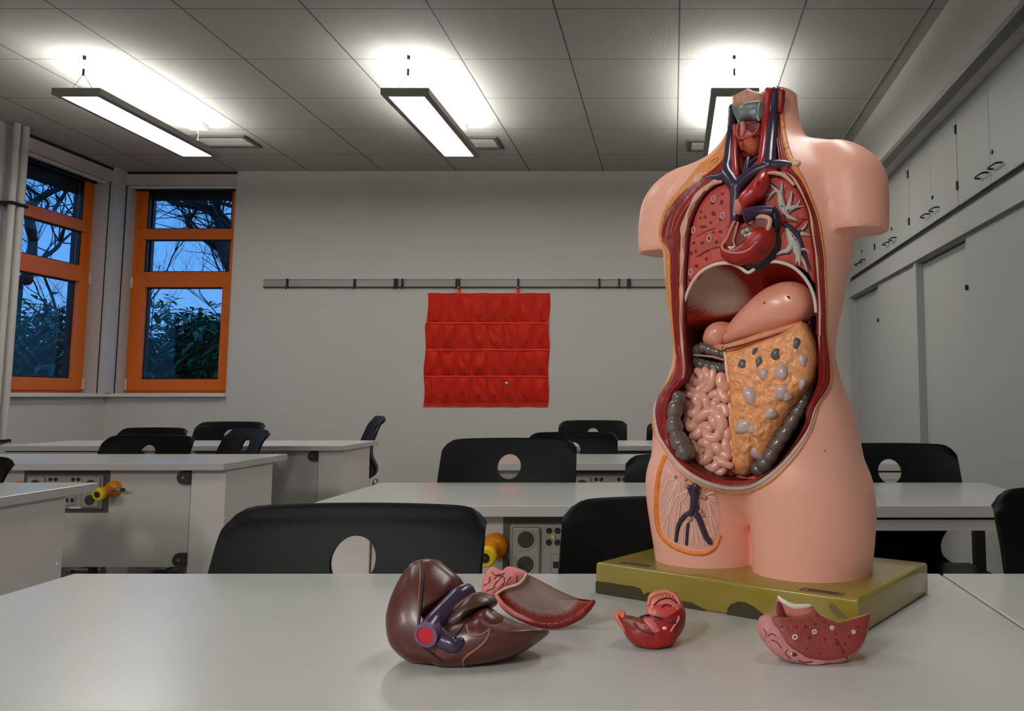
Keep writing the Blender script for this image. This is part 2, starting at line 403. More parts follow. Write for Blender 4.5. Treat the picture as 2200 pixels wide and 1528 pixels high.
def bare_tree(x, y, h, r0, label, seed, lean=(0, 0), depth=5, first=.3):
    r = random.Random(seed); bm = bmesh.new()
    def grow(p, d, ln, rad, dep):
        pts = [p]; dd = d.copy()
        for k in range(4):
            dd = (dd+Vector((r.uniform(-.25,.25), r.uniform(-.25,.25), r.uniform(-.08,.22)))).normalized(); pts.append(pts[-1]+dd*ln/4)
        tube(bm, pts, [rad, rad*.9, rad*.8, rad*.7, rad*.58], per=3, n=8 if dep > 2 else 5)
        if dep == 0: return
        for k in range(3 if dep > 1 else 5):
            f = r.randint(1, 4); nd = (dd+Vector((r.uniform(-1,1), r.uniform(-1,1), r.uniform(-.1,.8)))).normalized()
            grow(pts[f], nd, ln*r.uniform(.55,.8), rad*r.uniform(.4,.58), dep-1)
    grow(Vector((0,0,0)), Vector((lean[0], lean[1], 1)).normalized(), h*.42, r0, depth)
    return tag(obj('bare_tree', bm, M['bark'], None, smooth=True), label, 'tree', 'bare trees outside the windows'), (x, y)
def bough_tree(strokes, Y, label, seed):
    """a tree whose main boughs follow given strokes: lists of (u, v, radius); fine twigs grow from them"""
    r = random.Random(seed); bm = bmesh.new()
    for st in strokes:
        P = [atY(u, v, Y)+Vector((0, .25*math.sin(i*1.3+seed), 0)) for i, (u, v, q) in enumerate(st)]
        tube(bm, P, [q*.56 for u, v, q in st], per=5, n=10)
        for k in range(13):
            i = r.randrange(len(P)-1); p = P[i].lerp(P[i+1], r.random()); d = Vector((r.uniform(-1,1), r.uniform(-1,1), r.uniform(-.2,1.2))).normalized(); q = .011
            for g in range(2):
                pts = [p]
                for z in range(4): d = (d+Vector((r.uniform(-.3,.3), r.uniform(-.3,.3), r.uniform(-.2,.3)))).normalized(); pts.append(pts[-1]+d*.22)
                tube(bm, pts, [q, q*.8, q*.6, q*.45, q*.25], per=2, n=5); p = pts[2]; q *= .6
                d = (d+Vector((r.uniform(-1,1), r.uniform(-1,1), r.uniform(-.4,.6)))).normalized()
    base = strokes[0][0]; p0 = atY(base[0], base[1], Y)
    tube(bm, [(p0.x+.5*(1 if base[0] > 300 else -.3), Y, -.1), (p0.x+.2*(1 if base[0] > 300 else -.3), Y, 1.2), tuple(p0)], [base[2]*.9, base[2]*.7, base[2]*.5], n=10)
    return tag(obj('bare_tree', bm, M['bark'], None, smooth=True), label, 'tree', 'bare trees outside the windows')
bough_tree([[(525,640,.15),(508,560,.14),(490,515,.13),(482,487,.12),(461,466,.09),(440,450,.07),(398,445,.06),(369,428,.045),(348,414,.035),(322,404,.02)],
            [(490,550,.07),(453,516,.055),(419,487,.05),(394,466,.045),(398,445,.04)], [(482,487,.09),(461,450,.07),(427,437,.05),(406,416,.04),(398,396,.03)],
            [(500,545,.08),(490,487,.07),(477,441,.06),(444,416,.04),(430,390,.03)], [(505,445,.045),(477,437,.04),(460,415,.035),(450,390,.03)], [(515,500,.05),(500,470,.04),(478,440,.03)]], 10.4,
           'thick dark bare tree with crooked boughs filling the top of the back wall window', 3)
bough_tree([[(40,600,.13),(46,517,.11),(67,483,.10),(100,445,.09),(126,412,.08),(138,385,.07),(146,340,.05)], [(52,470,.045),(80,430,.04),(60,400,.03),(52,370,.02)], [(60,560,.06),(100,525,.05),(140,500,.04),(170,480,.02)], [(100,445,.05),(120,400,.04),(150,385,.03)]], 12.4,
           'dark leaning bare tree behind the upper panes of the left wall window', 7)
TR = [(-7.3, 14.5, 7.0, .05, 'thin bare tree beyond the shrubs at the left of the back wall window', 8, (.05, 0), 5),
      (-6.3, 15.5, 6.5, .05, 'thin bare tree beyond the shrubs in the middle of the back wall window', 12, (-.05, 0), 5),
      (-7.9, 17.5, 7.5, .05, 'thin bare tree farthest back, seen in the back wall window', 40, (.1, 0), 5),
      (-12.6, 15.5, 7.0, .05, 'slim bare tree farthest left behind the left wall window', 21, (.1, 0), 5),
      (-11.4, 17.0, 7.5, .05, 'slim bare tree far behind the middle of the left wall window', 45, (.0, 0), 5),
      (-10.6, 15.0, 6.5, .05, 'slim bare tree at the right of the left wall window', 33, (-.1, 0), 5)]
for a in TR:
    o, (x, y) = bare_tree(*a); o.location = (x, y, -.1)
# ------------------------------------------------------------------ pendant lamps
def pendant(x, label):
    t = thing('pendant_lamp', label, 'lamp', (x, 5.2175, 2.71), 0, 'pendant office lamps under the ceiling')
    hw, hl = .135, .6275
    bm = bmesh.new()                                            # tray frame with an open middle, bevelled outer edge
    for sgn in (-1, 1):
        prism(bm, [(sgn*(hw-.034), 0), (sgn*hw, .004), (sgn*hw, .040), (sgn*(hw-.034), .040)], 'y', -hl, hl)
        box(bm, -hw+.034, hw-.034, min(sgn*hl, sgn*(hl-.034)), max(sgn*hl, sgn*(hl-.034)), .0, .040)
    obj('housing', bm, M['lampgrey'], t)
    obj('lower_diffuser', BX(-hw+.034, hw-.034, -hl+.034, hl-.034, .004, .012), M['down'], t)
    obj('upper_diffuser', BX(-hw+.045, hw-.045, -hl+.10, hl-.10, .022, .03), M['up'], t)
    for yy, near in ((-.577, True), (.577, False)):
        zt = zc(5.2175+yy)-2.71
        b = bmesh.new()
        for sx in (-1, 1): tube(b, [(sx*.07, yy, .03), (0, yy, zt-.10)], .0014, n=6, smooth=False, rnd=False)
        tube(b, [(0, yy, zt-.10), (0, yy, zt)], .0012, n=6, smooth=False, rnd=False)
        obj('suspension_wire', b, M['darkmetal'], t)
        c = bmesh.new(); cyl(c, (0, yy, zt-.115), (0, yy, zt-.075), .006)
        obj('wire_grip', c, M['darkmetal'], t, smooth=True)
        if near:
            c = bmesh.new(); cyl(c, (0, yy, zt-.02), (0, yy, zt-.001), .009); obj('ceiling_anchor', c, M['darkmetal'], t, smooth=True)
        if not near:
            obj('ceiling_box', bevel(BX(-.075, .045, yy-.03, yy+.05, zt-.034, zt-.002), .003), M['white_metal'], t)
            obj('power_cable', TB([(.0, yy, zt-.03), (.004, yy, zt-.1), (.0, yy, .03)], .003, n=8), M['white_metal'], t, smooth=True)
    return t
pendant(LAMP_X[0], 'long flat pendant lamp on the left, nearest the windows')
pendant(LAMP_X[1], 'long flat pendant lamp in the middle, above the red wall organiser')
pendant(LAMP_X[2], 'long flat pendant lamp on the right, half hidden behind the anatomical torso')

# old recessed light frames in the ceiling
def recess(x0, x1, y0, y1, label):
    xc, yc = (x0+x1)/2, (y0+y1)/2; z = zc(yc)
    t = thing('ceiling_vent', label, 'vent', (xc, yc, z), 0, 'framed ceiling vents near the back wall')
    a, b = (x1-x0)/2, (y1-y0)/2; bm = bmesh.new()
    for q in ((-a, -a+.03, -b, b), (a-.03, a, -b, b), (-a+.03, a-.03, -b, -b+.03), (-a+.03, a-.03, b-.03, b)): box(bm, q[0], q[1], q[2], q[3], -.014, .004)
    obj('frame', bm, M['ventgrey'], t)
    bm = bmesh.new(); n = 8
    for k in range(n):
        yy = -b+.03+(2*b-.06)*(k+.5)/n; box(bm, -a+.03, a-.03, yy-.012, yy+.004, -.008, .004)
    obj('slat', bm, M['panel'], t)
recess(-3.56, -3.135, 6.05, 6.33, 'grey framed vent in the ceiling behind the far end of the left lamp')
recess(-1.72, -1.295, 6.08, 6.37, 'grey framed vent in the ceiling behind the middle lamp')
recess(.115, .54, 6.16, 6.43, 'grey framed vent in the ceiling behind the right lamp')

# ------------------------------------------------------------------ cupboards along the right wall
FX = 1.47                                                       # face of the cupboards
struct('trim_9', BX(FX-.015, XR, YB, 6.985, 1.846, 1.962), M['cab'])
struct('trim_10', BX(FX+.01, XR, YB, 6.985, 1.966, 2.004), M['cabdark'])
bm = BX(FX-.012, FX+.03, YB, 6.985, 1.964, 1.972); struct('trim_11', bm, M['lampgrey'])
def slide_cab(y1, y0, label):
    t = thing('sliding_door_cupboard', label, 'cupboard', (FX, (y0+y1)/2, 0), 0, 'tall cupboards with sliding doors along the right wall')
    a = (y1-y0)/2
    bm = BX(.0, .46, a-.05, a, .0, 1.845); box(bm, .08, .46, -a, -a+.02, 0, 1.845); box(bm, .44, .46, -a, a, 0, 1.845); box(bm, .06, .46, -a, a, 0, .08)
    obj('carcass', bm, M['cab'], t)
    d = obj('sliding_door', BX(.045, .063, -.04, a-.05, .08, 1.83), M['cab'], t)
    d2 = obj('sliding_door', BX(.012, .03, -a+.012, .025, .05, 1.845), M['cab'], t)
    k = bmesh.new(); cyl(k, (.012, .02, 1.58), (.002, .02, 1.58), .014); obj('lock', k, M['darkmetal'], d2, smooth=True)
    obj('track', BX(.004, .07, -a, a, 1.836, 1.846), M['lampgrey'], t)
    return t
slide_cab(6.97, 5.137, 'tall grey sliding-door cupboard beside the back wall, behind the torso\'s shoulder side')
slide_cab(5.127, 3.29, 'tall grey sliding-door cupboard at the right edge, nearer the camera')
NAMES = ['against the back wall', 'second from the back wall', 'third from the back wall', 'nearest the right edge of the picture']
def wall_cab(y1, y0, label):
    t = thing('wall_cupboard', label, 'cupboard', (FX, (y0+y1)/2, 2.004), 0, 'wall cupboards above the sliding doors')
    a = (y1-y0)/2; h = .518
    obj('carcass', BX(.02, .45, -a, a, 0, h), M['cabdark'], t)
    for s in (1, -1):
        ya, yb = (0.002, a-.004) if s > 0 else (-a+.004, -.002)
        d = obj('door', bevel(BX(0, .0195, ya, yb, .008, h-.004), .0015, 1), M['cab'], t)
        yh = s*.085; hb = bmesh.new()
        tube(hb, [(.001, yh-.055, .07), (-.024, yh-.05, .07), (-.03, yh, .07), (-.024, yh+.05, .07), (.001, yh+.055, .07)], .0045, n=8)
        obj('handle', hb, M['darkmetal'], d, smooth=True)
        if s < 0:
            k = bmesh.new(); cyl(k, (.001, -.03, .15), (-.005, -.03, .15), .011); obj('lock', k, M['darkmetal'], d, smooth=True)
        for zz in (.09, h-.13):
            k = bmesh.new(); cyl(k, (-.003, s*(a-.004), zz), (-.003, s*(a-.004), zz+.045), .006, n=10); obj('hinge', k, M['darkmetal'], d, smooth=True)
    return t
YC = [6.985, 6.083, 5.183, 4.288, 3.392, 2.49]
for i in range(4): wall_cab(YC[i], YC[i+1], 'grey two-door wall cupboard with bow handles, ' + NAMES[i])

# ------------------------------------------------------------------ picture rail and red wall organiser on the back wall
t = thing('picture_rail', 'aluminium hanging rail with black hooks across the back wall', 'rail', (0, YW, 1.975))
bm = BX(-3.408, .85, -.012, 0, -.030, .032); box(bm, -3.408, .85, -.018, -.012, .028, .034)
obj('rail', bm, M['railgrey'], t)
obj('rail_shadow_line', BX(-3.408, .85, -.022, -.001, -.037, -.030), M['darkmetal'], t)  # dark strip standing in for the shadow line below the rail
for u in (619.5, 763.7, 850, 854.5, 866, 982, 988, 1114, 1288, 1330.6, 1349, 1354):
    x = atY(u, 608, YW).x; h = bmesh.new()
    box(h, x-.007, x+.007, -.03, -.012, -.036, .036); tube(h, [(x, -.028, -.034), (x, -.034, -.05), (x, -.045, -.05), (x, -.047, -.036)], .003, n=6)
    obj('hook', h, M['hole'], t)
def organiser():
    x0, x1, z0, z1 = -2.037, -1.023, .951, 1.892; y = YW-.004
    t = thing('pocket_organiser', 'red fabric wall organiser with rows of numbered pockets hanging from the rail', 'wall organiser', (0, y, 0))
    W = x1-x0
    bm = bmesh.new(); rows = []
    for i in range(33):
        z = z1+(z0-z1)*i/32
        rows.append([(x0+W*j/32+(.006*math.sin(i*.5) if j in (0, 32) else 0)-(.012 if i > 8 else 0)*max(0, 1-j/6), -.004-.003*math.sin(j*.9+i*.4), z+.002*math.sin(j)) for j in range(33)])
    grid(bm, rows); bmesh.ops.solidify(bm, geom=bm.faces[:], thickness=.003)
    obj('backing', bm, M['red'], t, smooth=True)
    for u in (988, 1114):
        xx = atY(u, 620, YW).x; b = bmesh.new(); prism(b, [(xx-.02, z1-.01), (xx+.02, z1-.01), (xx+.007, z1+.045), (xx-.007, z1+.045)], 'y', -.012, -.006)
        box(b, xx-.007, xx+.007, -.05, -.006, 1.928, 1.942)
        obj('hanging_loop', b, M['red'], t)
    r = random.Random(9); k = 0
    step = (1.855-.957)/4.0
    for i in range(4):
        top = 1.852-i*step*.985; bot = top-step*.90
        for j in range(8):
            xa = x0+W*(j+.06)/8-(.01 if i else 0)*max(0, 1-j/3); xb = x0+W*(j+.94)/8-(.01 if i else 0)*max(0, 1-j/3)
            sag = r.choice((.002, .004, .01, .02, .045, .03)); bul = r.uniform(.012, .030); ph = r.uniform(0, 6); tilt = r.uniform(-.02, .02)
            b = bmesh.new(); rows = []
            n, m = 12, 10
            for q in range(n+1):
                f = q/n; line = []
                for p in range(m+1):
                    g = p/m; e = math.sin(PI*g)
                    z = top+(bot-top)*f-(1-f)*(sag*e+tilt*(g-.5)*2*.6)
                    yy = -.008-bul*(e**.6)*(.35+.65*math.sin(PI*min(1, f*.85+.15)))-.0055*math.sin(7*g+9*f*math.sin(ph)+ph)*e-.004*noise.noise(Vector((g*4+ph, f*5, k)))*e
                    if f == 1: yy = -.007
                    line.append((xa+(xb-xa)*g, yy, z))
                rows.append(line)
            grid(b, rows)
            bmesh.ops.solidify(b, geom=b.faces[:], thickness=.0012)
            po = obj('pocket', b, M['red'], t, smooth=True)
            k += 1
            if k <= 31:
                tb = text_bm(str(k), .042); bmesh.ops.transform(tb, matrix=Matrix.Translation(((xa+xb)/2, -.0125-bul*1.02, bot+.05)) @ Matrix.Rotation(PI/2, 4, 'X'), verts=tb.verts[:])
                obj('number', tb, M['ink'], po)
    for i in range(1, 4):
        zz = 1.852-i*step*.985+.012
        b = bmesh.new(); box(b, x0, x1, -.012, -.006, zz-.006, zz+.004); obj('seam', b, M['red'], t)
    return t
organiser()
p = atY(1089, 824, YW-.03)
bm = bmesh.new(); bmesh.ops.create_uvsphere(bm, u_segments=24, v_segments=14, radius=.019)
o = obj('bauble', bm, M['chrome'], None, smooth=True); o.location = p
tag(o, 'small shiny silver ball in a bottom-row pocket of the red organiser', 'ball')
# ------------------------------------------------------------------ laboratory desks and side tables
def make_desk():
    t = thing('lab_desk', 'x', 'desk', (0,0,0), 0, 'white laboratory desks')
    w, d = 1.349, .58; a = w/2
    bm = bevel(BX(-a, a, 0, d, .732, .76), .0015, 1)
    tp = obj('tabletop', bm, [M['top'], M['edge']], t)
    for f in tp.data.polygons:
        if abs(f.normal.z) < .5: f.material_index = 1
    for s in (-1, 1):
        x0, x1 = (a-.155, a-.012) if s > 0 else (-a+.012, -a+.155)
        b = bevel(BX(x0, x1, .045, .46, 0, .731), .0015, 1)
        bo = obj('end_box', b, M['box'], t)
        k = bmesh.new()
        for yy in (.06, .44): cyl(k, (x0 if s < 0 else x1, yy, .53), ((x0-.003) if s < 0 else (x1+.003), yy, .53), .006)
        obj('screw_cap', k, M['white_metal'], bo, smooth=True)
    xi = a-.155
    pn = obj('front_panel', BX(-xi+.004, xi-.004, .05, .068, .335, .731), M['panel'], t)
    obj('back_panel', BX(-xi+.002, xi-.002, .36, .376, .62, .731), M['panel'], t)
    for s in (-1, 1):
        for z in (.70, .365):
            b = bmesh.new(); r = .028
            pl = [(s*xi, z-r), (s*xi, z+r)] + [(s*(xi-.03)-s*r*math.cos(q), z+r*math.sin(q)) for q in [PI/2-PI*i/10 for i in range(11)]]
            prism(b, pl, 'y', .036, .05)
            hg = obj('panel_hinge', bevel(b, .002, 1), M['brown'], t)
            c = bmesh.new(); cyl(c, (s*(xi-.03), .037, z), (s*(xi-.03), .033, z), .007); obj('screw', c, M['steel'], hg, smooth=True)
    # socket unit under the tabletop
    b = bevel(BX(-.158, .158, .034, .05, .572, .708), .003, 1); su = obj('socket_unit', b, M['socket'], t)
    obj('dark_surround', BX(-.178, .178, .047, .0499, .556, .73), M['surround'], t)
    for s in (-1, 1):
        xs = s*.115
        b = bevel(BX(xs-.036, xs+.036, .026, .0345, .578, .702), .006, 2)
        fr = obj('double_socket', b, M['socket'], t)
        for z in (.671, .609):
            b = bmesh.new()
            lathe(b, (xs, .0255, z), (0, -1, 0), [(.0215, -.001), (.0215, .0), (.0235, .001), (.0255, .0008), (.026, -.002), (.026, -.003)])
            sr = obj('socket_ring', b, M['socket'], fr, smooth=True)
            b = bmesh.new(); cyl(b, (xs, .0252, z), (xs, .0256, z), .021, n=24); obj('socket_well', b, M['brown'], fr, smooth=True)
            b = bmesh.new()
            for ang in (0, PI): cyl(b, (xs+.0095*math.cos(ang+.5), .0245, z+.0095*math.sin(ang+.5)), (xs+.0095*math.cos(ang+.5), .0253, z+.0095*math.sin(ang+.5)), .0032, n=10)
            obj('pin_hole', b, M['hole'], fr)
        b = bmesh.new(); xc = s*.058
        for z in (.693, .664):
            cyl(b, (xc, .031, z), (xc, .0345, z), .0075, n=14)
            cyl(b, (xc-.022*s, .031, z), (xc-.022*s, .0345, z), .0075, n=14)
        obj('banana_jack', b, M['hole'], t, smooth=True)
        b = bmesh.new(); cyl(b, (xc-.011*s, .030, .678), (xc-.011*s, .0345, .678), .005, n=12); obj('earth_jack', b, M['yellow'], t, smooth=True)
        b = bevel(BX(xc-.03*s-.022*0-.024, xc-.03*s+.024, .031, .0345, .585, .635), .003, 1); jp = obj('network_socket', b, M['socket'], t)
        b = bmesh.new()
        for q in (-.011, .011): box(b, xc-.03*s+q-.007, xc-.03*s+q+.007, .0303, .0315, .60, .616)
        obj('network_port', b, M['hole'], jp)
    obj('label_strip', BX(-.075, -.03, .033, .0345, .574, .581), M['white_metal'], t)
    obj('label_strip', BX(.03, .075, .033, .0345, .574, .581), M['white_metal'], t)
    # gas taps left and right of the sockets
    for s in (-1, 1):
        x = s*.198; g = bmesh.new()
        lathe(g, (x, .05, .652), (0, -1, 0), [(.034, 0), (.034, .008), (.030, .02), (.018, .030), (.016, .066)])
        ga = obj('gas_tap', g, M['tapor'], t, smooth=True)
        d = Vector((-.10, -1, -.22)).normalized(); p = Vector((x-.002, -.012, .647)); k = bmesh.new()
        lathe(k, p, d, [(.012, 0), (.014, .010), (.024, .014), (.0265, .020), (.0265, .032), (.023, .036), (.015, .036)])
        obj('tap_knob', k, M['yellow'], ga, smooth=True)
        c = bmesh.new(); cyl(c, p+d*.0355, p+d*.0375, .0125); kc = obj('knob_center', c, M['hole'], ga, smooth=True)
        c = bmesh.new(); cyl(c, p+d*.037, p+d*.0379, .005); obj('knob_dot', c, M['ink'], ga, smooth=True)
        nz = bmesh.new(); tube(nz, [(x, .012, .652), (x+s*.03, .008, .655), (x+s*.058, .006, .653)], [.008, .007, .0055], n=10)
        obj('nozzle', nz, M['chrome'], ga, smooth=True)
        nz = bmesh.new(); cyl(nz, (x+s*.058, .006, .653), (x+s*.070, .006, .653), .007); obj('nozzle_tip', nz, M['hole'], ga, smooth=True)
    return t
def make_table():
    t = thing('side_table', 'x', 'table', (0,0,0), 0, 'small white side tables joined to the desks')
    w, d = .574, .58; a = w/2
    tp = obj('tabletop', bevel(BX(-a, a, 0, d, .73, .76), .0015, 1), [M['top'], M['edge']], t)
    for f in tp.data.polygons:
        if abs(f.normal.z) < .5: f.material_index = 1
    obj('spacer', BX(-a+.02, a-.02, .02, d-.02, .722, .731), M['cabdark'], t)
    bm = bmesh.new()
    for q in ((-a+.008, a-.008, .008, .03), (-a+.008, a-.008, d-.03, d-.008), (-a+.008, -a+.03, .03, d-.03), (a-.03, a-.008, .03, d-.03)): box(bm, q[0], q[1], q[2], q[3], .697, .723)
    obj('frame_rail', bm, M['panel'], t)
    for sx in (-1, 1):
        for y in (.03, d-.06):
            x = sx*(a-.035); l = obj('leg', BX(x-.016, x+.016, y, y+.032, .012, .70), M['darkmetal'], t)
            obj('foot_cap', BX(x-.018, x+.018, y-.002, y+.034, 0, .014), M['hole'], l)
    return t
FR = [.775, 2.18, 3.53, 4.80]                  # front edges of the four rows
desk0, table0 = make_desk(), make_table()
RN = ['in the second row', 'in the third row', 'in the back row']
first = True
for i in range(4):
    o = desk0 if i == 0 else copy_tree(desk0)
    o.location = (-.2585, FR[i], 0)
    o['label'] = 'white desk at the front carrying the anatomical torso' if i == 0 else 'white desk of the right block ' + ['straight behind the front desk, yellow gas tap below', 'in the third row, in line behind the front desk', 'in the back row, below the red organiser'][i-1]
    o = table0 if i == 0 else copy_tree(table0)
    o.location = (.708, FR[i], 0)
    o['label'] = ['small white side table joined to the right of the front desk', 'small white side table right of the torso, with grey rail under its edge', 'small white side table, third row, seen through the chair hole beside the torso', 'small white side table at the right end of the back row, hidden behind the torso'][i]
for i in range(1, 4):
    o = copy_tree(desk0); o.location = (-2.52, FR[i], 0)
    o['label'] = ['white desk cut off at the left edge, only its right end showing', 'white desk of the left block with sockets and a yellow gas tap under its edge', 'white desk of the left block farthest back, under the window'][i-1]
    if i > 1:
        o = copy_tree(table0); o.location = (-3.486, FR[i], 0)
        o['label'] = ['small white side table at the left edge, left end of the third row', 'small white side table farthest back on the left, under the corner windows'][i-2]

# ------------------------------------------------------------------ school chairs
def make_chair():
    t = thing('school_chair', 'x', 'chair', (0,0,0), 0, 'black school chairs with a round hole in the back')
    # profile from the top of the back down to the front edge of the seat: (y, z, half width, edge wrap)
    K = [(.045,.874,.211,.018), (.041,.869,.2165,.020), (.034,.853,.2195,.022), (.026,.835,.221,.026), (.010,.79,.2215,.032), (-.006,.74,.222,.036), (-.016,.695,.213,.046), (-.017,.655,.195,.044), (-.008,.62,.176,.040),
         (.010,.585,.160,.036), (.020,.553,.154,.034), (.010,.522,.158,.035), (-.03,.502,.178,.034), (-.10,.498,.204,.026), (-.20,.502,.214,.018), (-.31,.510,.214,.012), (-.385,.511,.206,.006), (-.42,.500,.192,.0), (-.432,.485,.178,.0)]
    Q = spline(K, 5)
    bm = bmesh.new(); rows = []; m = 40
    for qi, (y, z, hw, wr) in enumerate(Q):
        seat = min(1, max(0, (-.02-y)/.1)) if z < .54 else 0
        line = []
        for j in range(m+1):
            s = -1+2*j/m
            top = max(0, (z-.80)/.074)                                # rounded upper corners, slightly arched top edge
            drop = (.024*abs(s)**17 + .005*s*s)*min(1, top)**2
            line.append((hw*s, y-wr*abs(s)**2.2*(1-seat), z-drop+seat*wr*abs(s)**2.2*.7))
        rows.append(line)
    grid(bm, rows)
    bmesh.ops.recalc_face_normals(bm, faces=bm.faces[:])
    o = obj('seat_shell', bm, M['black'], t, smooth=True, angle=60)
    md = o.modifiers.new('s', 'SOLIDIFY'); md.thickness = .009; md.offset = 0; baked(o)
    b = bmesh.new(); cyl(b, (0, -.12, .787), (0, .14, .787), .0385, n=40); cut(o, b)
    o.data.polygons.foreach_set('use_smooth', [True]*len(o.data.polygons)); o.data.set_sharp_from_angle(angle=math.radians(50))
    f = bmesh.new(); r = .0125
    for s in (-1, 1):
        tube(f, [(s*.14, .0, .486), (s*.175, -.02, .455), (s*.19, .0, .27), (s*.195, .10, .05), (s*.195, .09, .0125), (s*.195, -.1, .0125), (s*.195, -.40, .0125)], r, n=10)
    tube(f, [(-.16, -.06, .479), (0, -.06, .479), (.16, -.06, .479)], r, n=10, smooth=False)
    tube(f, [(-.14, -.3, .491), (0, -.3, .491), (.14, -.3, .491)], r*.8, n=10, smooth=False)
    tube(f, [(-.195, -.38, .0125), (0, -.4, .0125), (.195, -.38, .0125)], r, n=10, smooth=False)
    obj('frame', f, M['steel'], t, smooth=True)
    for s in (-1, 1):
        g = bmesh.new(); box(g, s*.195-.016, s*.195+.016, -.40, -.36, .0, .012); obj('glide', g, M['hole'], t)
    return t
chair0 = make_chair()
CH = [  # x, y of the back, turn (deg), height of the top, label
    (-.516, 1.395, 0, .856, 'black chair behind the front desk to the left, its hole beside the brown liver model'),
    (.035, 1.395, 2, .868, 'black chair behind the front desk, tucked behind the torso\'s left side'),
    (.735, 1.395, 0, .884, 'black chair at the right edge of the picture, behind the front side table'),
    (-.536, 2.81, 0, .895, 'black chair with a round hole below the red organiser, second row'),
    (.066, 2.81, -2, .843, 'black chair between the second row desk and the torso\'s hip, mostly hidden'),
    (.712, 2.81, 0, .878, 'black chair right of the torso, in front of the sliding-door cupboards'),
    (-.49, 4.20, 0, .858, 'black chair of the third row, overlapping the farther chair behind it'),
    (-.515, 5.52, 0, .879, 'black chair of the back row, lower right of the red organiser'),
    (.055, 5.50, 0, .868, 'black chair of the back row whose edge peeps out left of the torso'),
    (-2.36, 2.80, -8, .838, 'black chair cut off at the left edge of the picture'),
    (-2.555, 4.165, 0, .845, 'black chair behind the left desk with the yellow tap, its hole in full view'),
    (-2.27, 4.54, -38, .862, 'black chair in the left block turned aside, at the right end of the tap desk'),
    (-3.36, 5.52, 0, .832, 'black chair on the far left of which only the top edge shows behind another chair'),
    (-2.84, 5.48, 0, .872, 'black chair farthest back on the left, behind the turned chair'),
    (-1.95, 5.60, -62, .905, 'black chair turned sideways at the right end of the far left desk'),
]
for i, (x, y, a, h, lb) in enumerate(CH):
    o = chair0 if i == 0 else copy_tree(chair0)
    o.location = (x, y, 0); o.rotation_euler.z = math.radians(a); o.scale = (.965 if i < 3 else 1.0, 1, h/.874); o['label'] = lb
# ------------------------------------------------------------------ anatomical torso on the front desk
TA = -math.radians(33.8); TO = Vector((.1275, 1.226, .802))
torso = thing('anatomical_torso', 'life-like human torso model with open chest and belly on an olive green base', 'anatomical model', (TO.x, TO.y, .76), TA)
TR3 = Matrix.Rotation(TA, 3, 'Z')
TI = TR3.transposed()
BH = .042                                         # the parts below are in the torso's frame: z = 0 on the desk, BH on the base's top
def Z1(x, y): return (1340+.30105*x, 180+.30105*y)
def Z2(x, y): return (1340+.30105*x, 540+.30105*y)
def Z3(x, y): return (1270+.33636*x, 900+.33636*y)
TC = TI @ (EYE-Vector((TO.x, TO.y, .76)))
def TRAY(u, v): return TI @ ray(u, v)
def TL(u, v, y):                                  # traced point on the torso plane at depth y
    d = TRAY(u, v); return TC + d*((y-TC.y)/d.y)
skin = mat('torso_skin', S(247,181,158), .42, var=.03, vscale=12, bump=.03, bscale=400)
K = {}
K['fat'] = mat('fat_yellow', S(226,142,70), .45, var=.2, vscale=120, bump=.5, bscale=260)
K['muscle'] = mat('muscle_dark_red', S(140,26,20), .35, var=.35, vscale=90, bump=.4, bscale=160)
K['rib'] = mat('rib_bone', S(222,168,140), .45, var=.1, vscale=60)
K['cavity'] = mat('cavity_dark_red', S(96,18,16), .5, var=.3, vscale=30)
K['lung'] = mat('lung_red', S(196,78,66), .5, var=.15, vscale=70, bump=.35, bscale=420)
K['spot'] = mat('lung_vessel_spot', S(110,16,24), .5)
K['lilac'] = mat('pale_ring', S(214,180,186), .5)
K['vein'] = mat('vein_purple', S(56,40,68), .3, var=.1, vscale=40, coat=.3)
K['art'] = mat('artery_red', S(178,36,34), .32, var=.15, vscale=60, coat=.3)
K['heart'] = mat('heart_muscle', S(160,30,24), .38, var=.35, vscale=45, bump=.25, bscale=250)
K['heartin'] = mat('heart_chamber', S(120,40,30), .4, var=.25, vscale=50)
K['pinkrim'] = mat('pink_rim', S(222,130,112), .4)
K['white'] = mat('ivory_white', S(225,214,204), .4)
K['bronch'] = mat('bronchus_white', S(198,190,184), .5, var=.06, vscale=80)
K['cart'] = mat('cartilage_grey', S(112,122,120), .35, var=.2, vscale=60, coat=.2)
K['hyoid'] = mat('throat_beige', S(196,142,116), .45, var=.15, vscale=50)
K['thyr'] = mat('thyroid_red', S(192,86,60), .45, var=.2, vscale=120, bump=.4, bscale=350)
K['strap'] = mat('strap_muscle', S(196,80,70), .4, var=.2, vscale=60)
K['stom'] = mat('stomach_pink', S(238,160,134), .28, var=.08, vscale=25, coat=.2)
K['omen'] = mat('omentum_orange', S(242,164,108), .26, var=.2, vscale=75, bump=1.0, bscale=170, coat=.3)
K['omlump'] = mat('gut_bulge_lilac', S(200,172,166), .28, var=.1, vscale=60, coat=.3)
K['omgrey'] = mat('colon_bulge_grey', S(104,96,98), .3, var=.15, vscale=60, coat=.3)
K['gut'] = mat('small_intestine_pink', S(240,176,154), .2, var=.06, vscale=18, coat=.5)
K['colon'] = mat('colon_grey', S(106,93,86), .24, var=.15, vscale=60, coat=.4)
K['pelv'] = mat('pelvic_rim_grey', S(206,178,170), .4, var=.08, vscale=40)
K['patch'] = mat('groin_pink', S(232,172,162), .45, var=.1, vscale=35)
K['nerve'] = mat('nerve_cream', S(248,218,192), .4)
K['base'] = mat('olive_base', S(146,128,46), .22, var=.12, vscale=8, coat=.5)
K['basepatch'] = mat('patch_dark_brown', S(58,52,22), .5)
